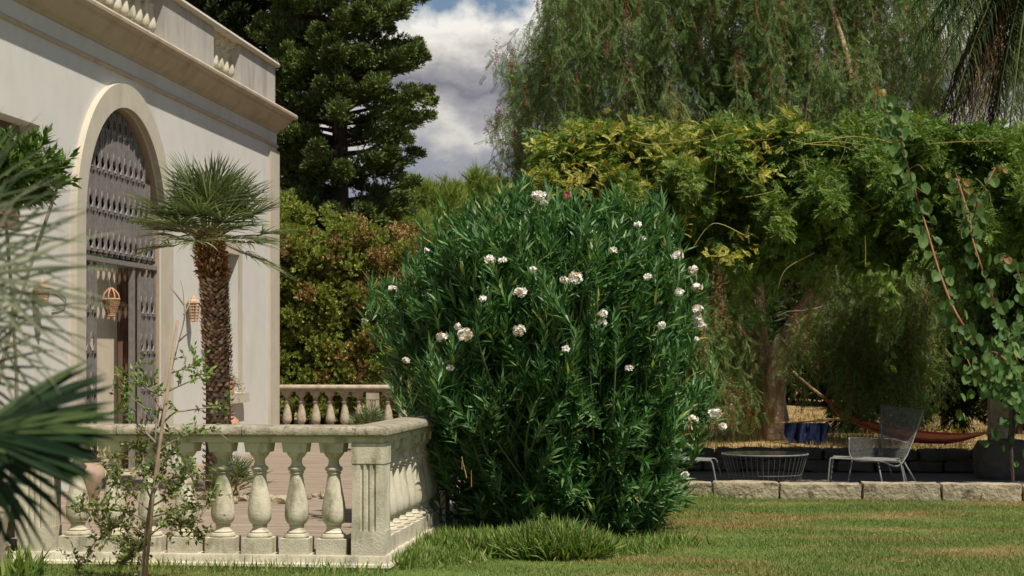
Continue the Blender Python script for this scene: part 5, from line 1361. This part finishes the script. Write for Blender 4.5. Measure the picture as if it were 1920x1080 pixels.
for bi, L in enumerate(BR):
    ph = rng.uniform(0, 6); dt = rng.uniform(-.22, .18)
    q = smooth_path([PT(x, y, 10.55 + dt * i / len(L)) for i, (x, y) in enumerate(L)], 5); g.tube(q, np.linspace(.0065, .002, len(q)), 5, False)
    if bi in (0, 1, 2, 3): continue
    low = L[0][1] > 900; k = int(len(q) * (2.6 if low else 2.2))
    # side twigs with leaves
    for _ in range(32 if low else 9):
        i0 = rng.integers(len(q) // 4, len(q)); d = unit(rv(1)[0] + np.array((0, 0, .5))); L_ = rng.uniform(.05, .13) * (1.2 if low else 1); nl = 9
        pts = np.array([q[i0] + d * L_ * s + np.array((0, 0, .02 * s)) for s in np.linspace(0, 1, nl)]); g.tube(pts[::4], .0014, 3, False)
        D_ = d + rv(nl, .8); tgt = gy if (low and rng.uniform() < .7) else gl
        tgt.inst(t_leaf(.24, .05, .06), pts, D_, rv(nl) + UP, rng.uniform(.024, .046, nl))
put(g.build('branches', M['grey_twig'], smooth=180), sp); put(gl.build('leaves', M['sapling']), sp); put(gy.build('yellowed_leaves', M['sapling_yellow']), sp)
sk_b = GX(270, 10.5); sk = thing('stake', 'brown cane stake leaning beside the sapling trunk', 'stake', sk_b)
put(Geo().tube([sk_b - (0, 0, .05), PT(290, 900, 10.5), PT(333, 600, 10.5)], [.011, .0105, .0095], 8).build('cane', M['cane'], smooth=180), sk)
g = Geo(); 
for x, y in ((326, 672), (288, 930)): an = np.linspace(0, 6.6, 16); c_ = PT(x, y, 10.52); g.tube(np.stack([c_[0] + .019 * np.cos(an), c_[1] + .019 * np.sin(an), c_[2] + .004 * np.sin(an * 3)], 1), .005, 5)
put(g.build('plastic_tie', M['tie']), sk)

# ------------------------------------------------------------------ grass
T_BL = (np.array([(-.07, 0, 0), (.07, 0, 0), (.03, .6, .1), (0, 1, .3), (-.03, .6, .1)]), np.array([(0, 1, 2), (0, 2, 4), (4, 2, 3)]))
T_B1 = (np.array([(-.09, 0, 0), (.09, 0, 0), (0, 1, .35)]), np.array([(0, 1, 2)]))
k = 560000
tt = 10.2 + 7.0 * rng.uniform(0, 1, k) ** .85; px = rng.uniform(0, 1960, k)
base = FW * tt[:, None] + RT * ((px - CX) / F_PX * tt)[:, None]
ok = ~((base[:, 0] < -2.08) & (base[:, 1] > 11.0)) & (base[:, 1] < 17.12)
base = base[ok]; k = len(base)
hp = 1 + .35 * np.sin(base[:, 0] * 2.3 + 2 * np.sin(base[:, 1] * 1.7)) * np.sin(base[:, 1] * 2.9 + base[:, 0])
g = Geo().inst(T_B1, base, UP + rv(k, .55), rv(k), rng.uniform(.014, .032, k) * hp); tag(g.build('lawn_grass', M['lawn_blades']), 'short mown grass of the lawn with dry brown patches', 'grass', kind='stuff')
def tuft(name, label, cx_px, tt, rx, ry, n, h0, h1, m, kind=None, lean=.35, obj_name=None):
    c = GX(cx_px, tt); a = rng.uniform(0, 6.28, n); r = np.sqrt(rng.uniform(0, 1, n)); q = c + np.stack([rx * r * np.cos(a), ry * r * np.sin(a), np.zeros(n)], 1)
    g = Geo().inst(T_BL, q, UP + rv(n, lean) + np.stack([np.cos(a), np.sin(a), a * 0], 1) * (r * .35)[:, None], rv(n), rng.uniform(h0, h1, n) * (1.15 - .5 * r)); return tag(g.build(name, m), label, 'grass', kind=kind)
tuft('grass_clump', 'tall bright grass clump on the lawn at the foot of the oleander', 1035, 12.05, .40, .22, 4200, .13, .30, M['tall_grass'])
# uncut grass along the bases of the balustrade, the oleander and the border stones
Q, S = [], []
def strip(pa, pb, wdt, n, h0, h1):
    s = rng.uniform(0, 1, n)[:, None]; Q.append(np.asarray(pa) * (1 - s) + np.asarray(pb) * s + rv(n) * (wdt, wdt, 0)); S.append(rng.uniform(h0, h1, n))
strip((-4.6, 11.0, 0), (-2.1, 11.0, 0), .05, 900, .03, .11); strip((-2.05, 11.2, 0), (-2.0, 13.2, 0), .05, 1800, .05, .14)
strip(GX(855, 12.35), GX(1000, 12.3), .14, 3600, .08, .2); strip(GX(1150, 12.2), GX(1260, 13.0), .12, 1600, .04, .12); strip(GX(790, 11.6), GX(900, 12.2), .12, 1800, .04, .12)
strip(PT(1270, 900, 17.05) * (1, 1, 0), PT(1960, 900, 17.25) * (1, 1, 0), .05, 3800, .03, .10); strip(PT(1800, 900, 17.0) * (1, 1, 0), PT(1960, 900, 17.1) * (1, 1, 0), .1, 900, .05, .17)
Q = np.concatenate(Q); S = np.concatenate(S); Q[:, 2] = 0
tag(Geo().inst(T_BL, Q, UP + rv(len(Q), .38), rv(len(Q)), S).build('edge_grass', M['tall_grass']), 'uncut grass growing along the stone edges of the lawn', 'grass', kind='stuff')
c = GX(42, 10.9); n = 110; a = rng.uniform(0, 6.28, n); q = c + rv(n) * (.06, .05, 0)
tag(Geo().inst(T_BL, q, UP * 1.2 + rv(n, .4), rv(n), rng.uniform(.06, .26, n)).build('weed_clump', M['tall_grass']), 'straggly half-dry weed clump in front of the left pilaster', 'weed')
# fallen leaves on the lawn
n = 420; q = np.stack([rng.uniform(-1.8, 5, n), rng.uniform(10.6, 16.8, n), np.full(n, .02)], 1)
tag(Geo().inst(T_LEAF, q, rv(n) * (1, 1, .2), UP + rv(n, .3), rng.uniform(.02, .05, n)).build('fallen_leaves', M['petal_old']), 'scattered dry fallen leaves on the lawn', 'leaves', kind='stuff')
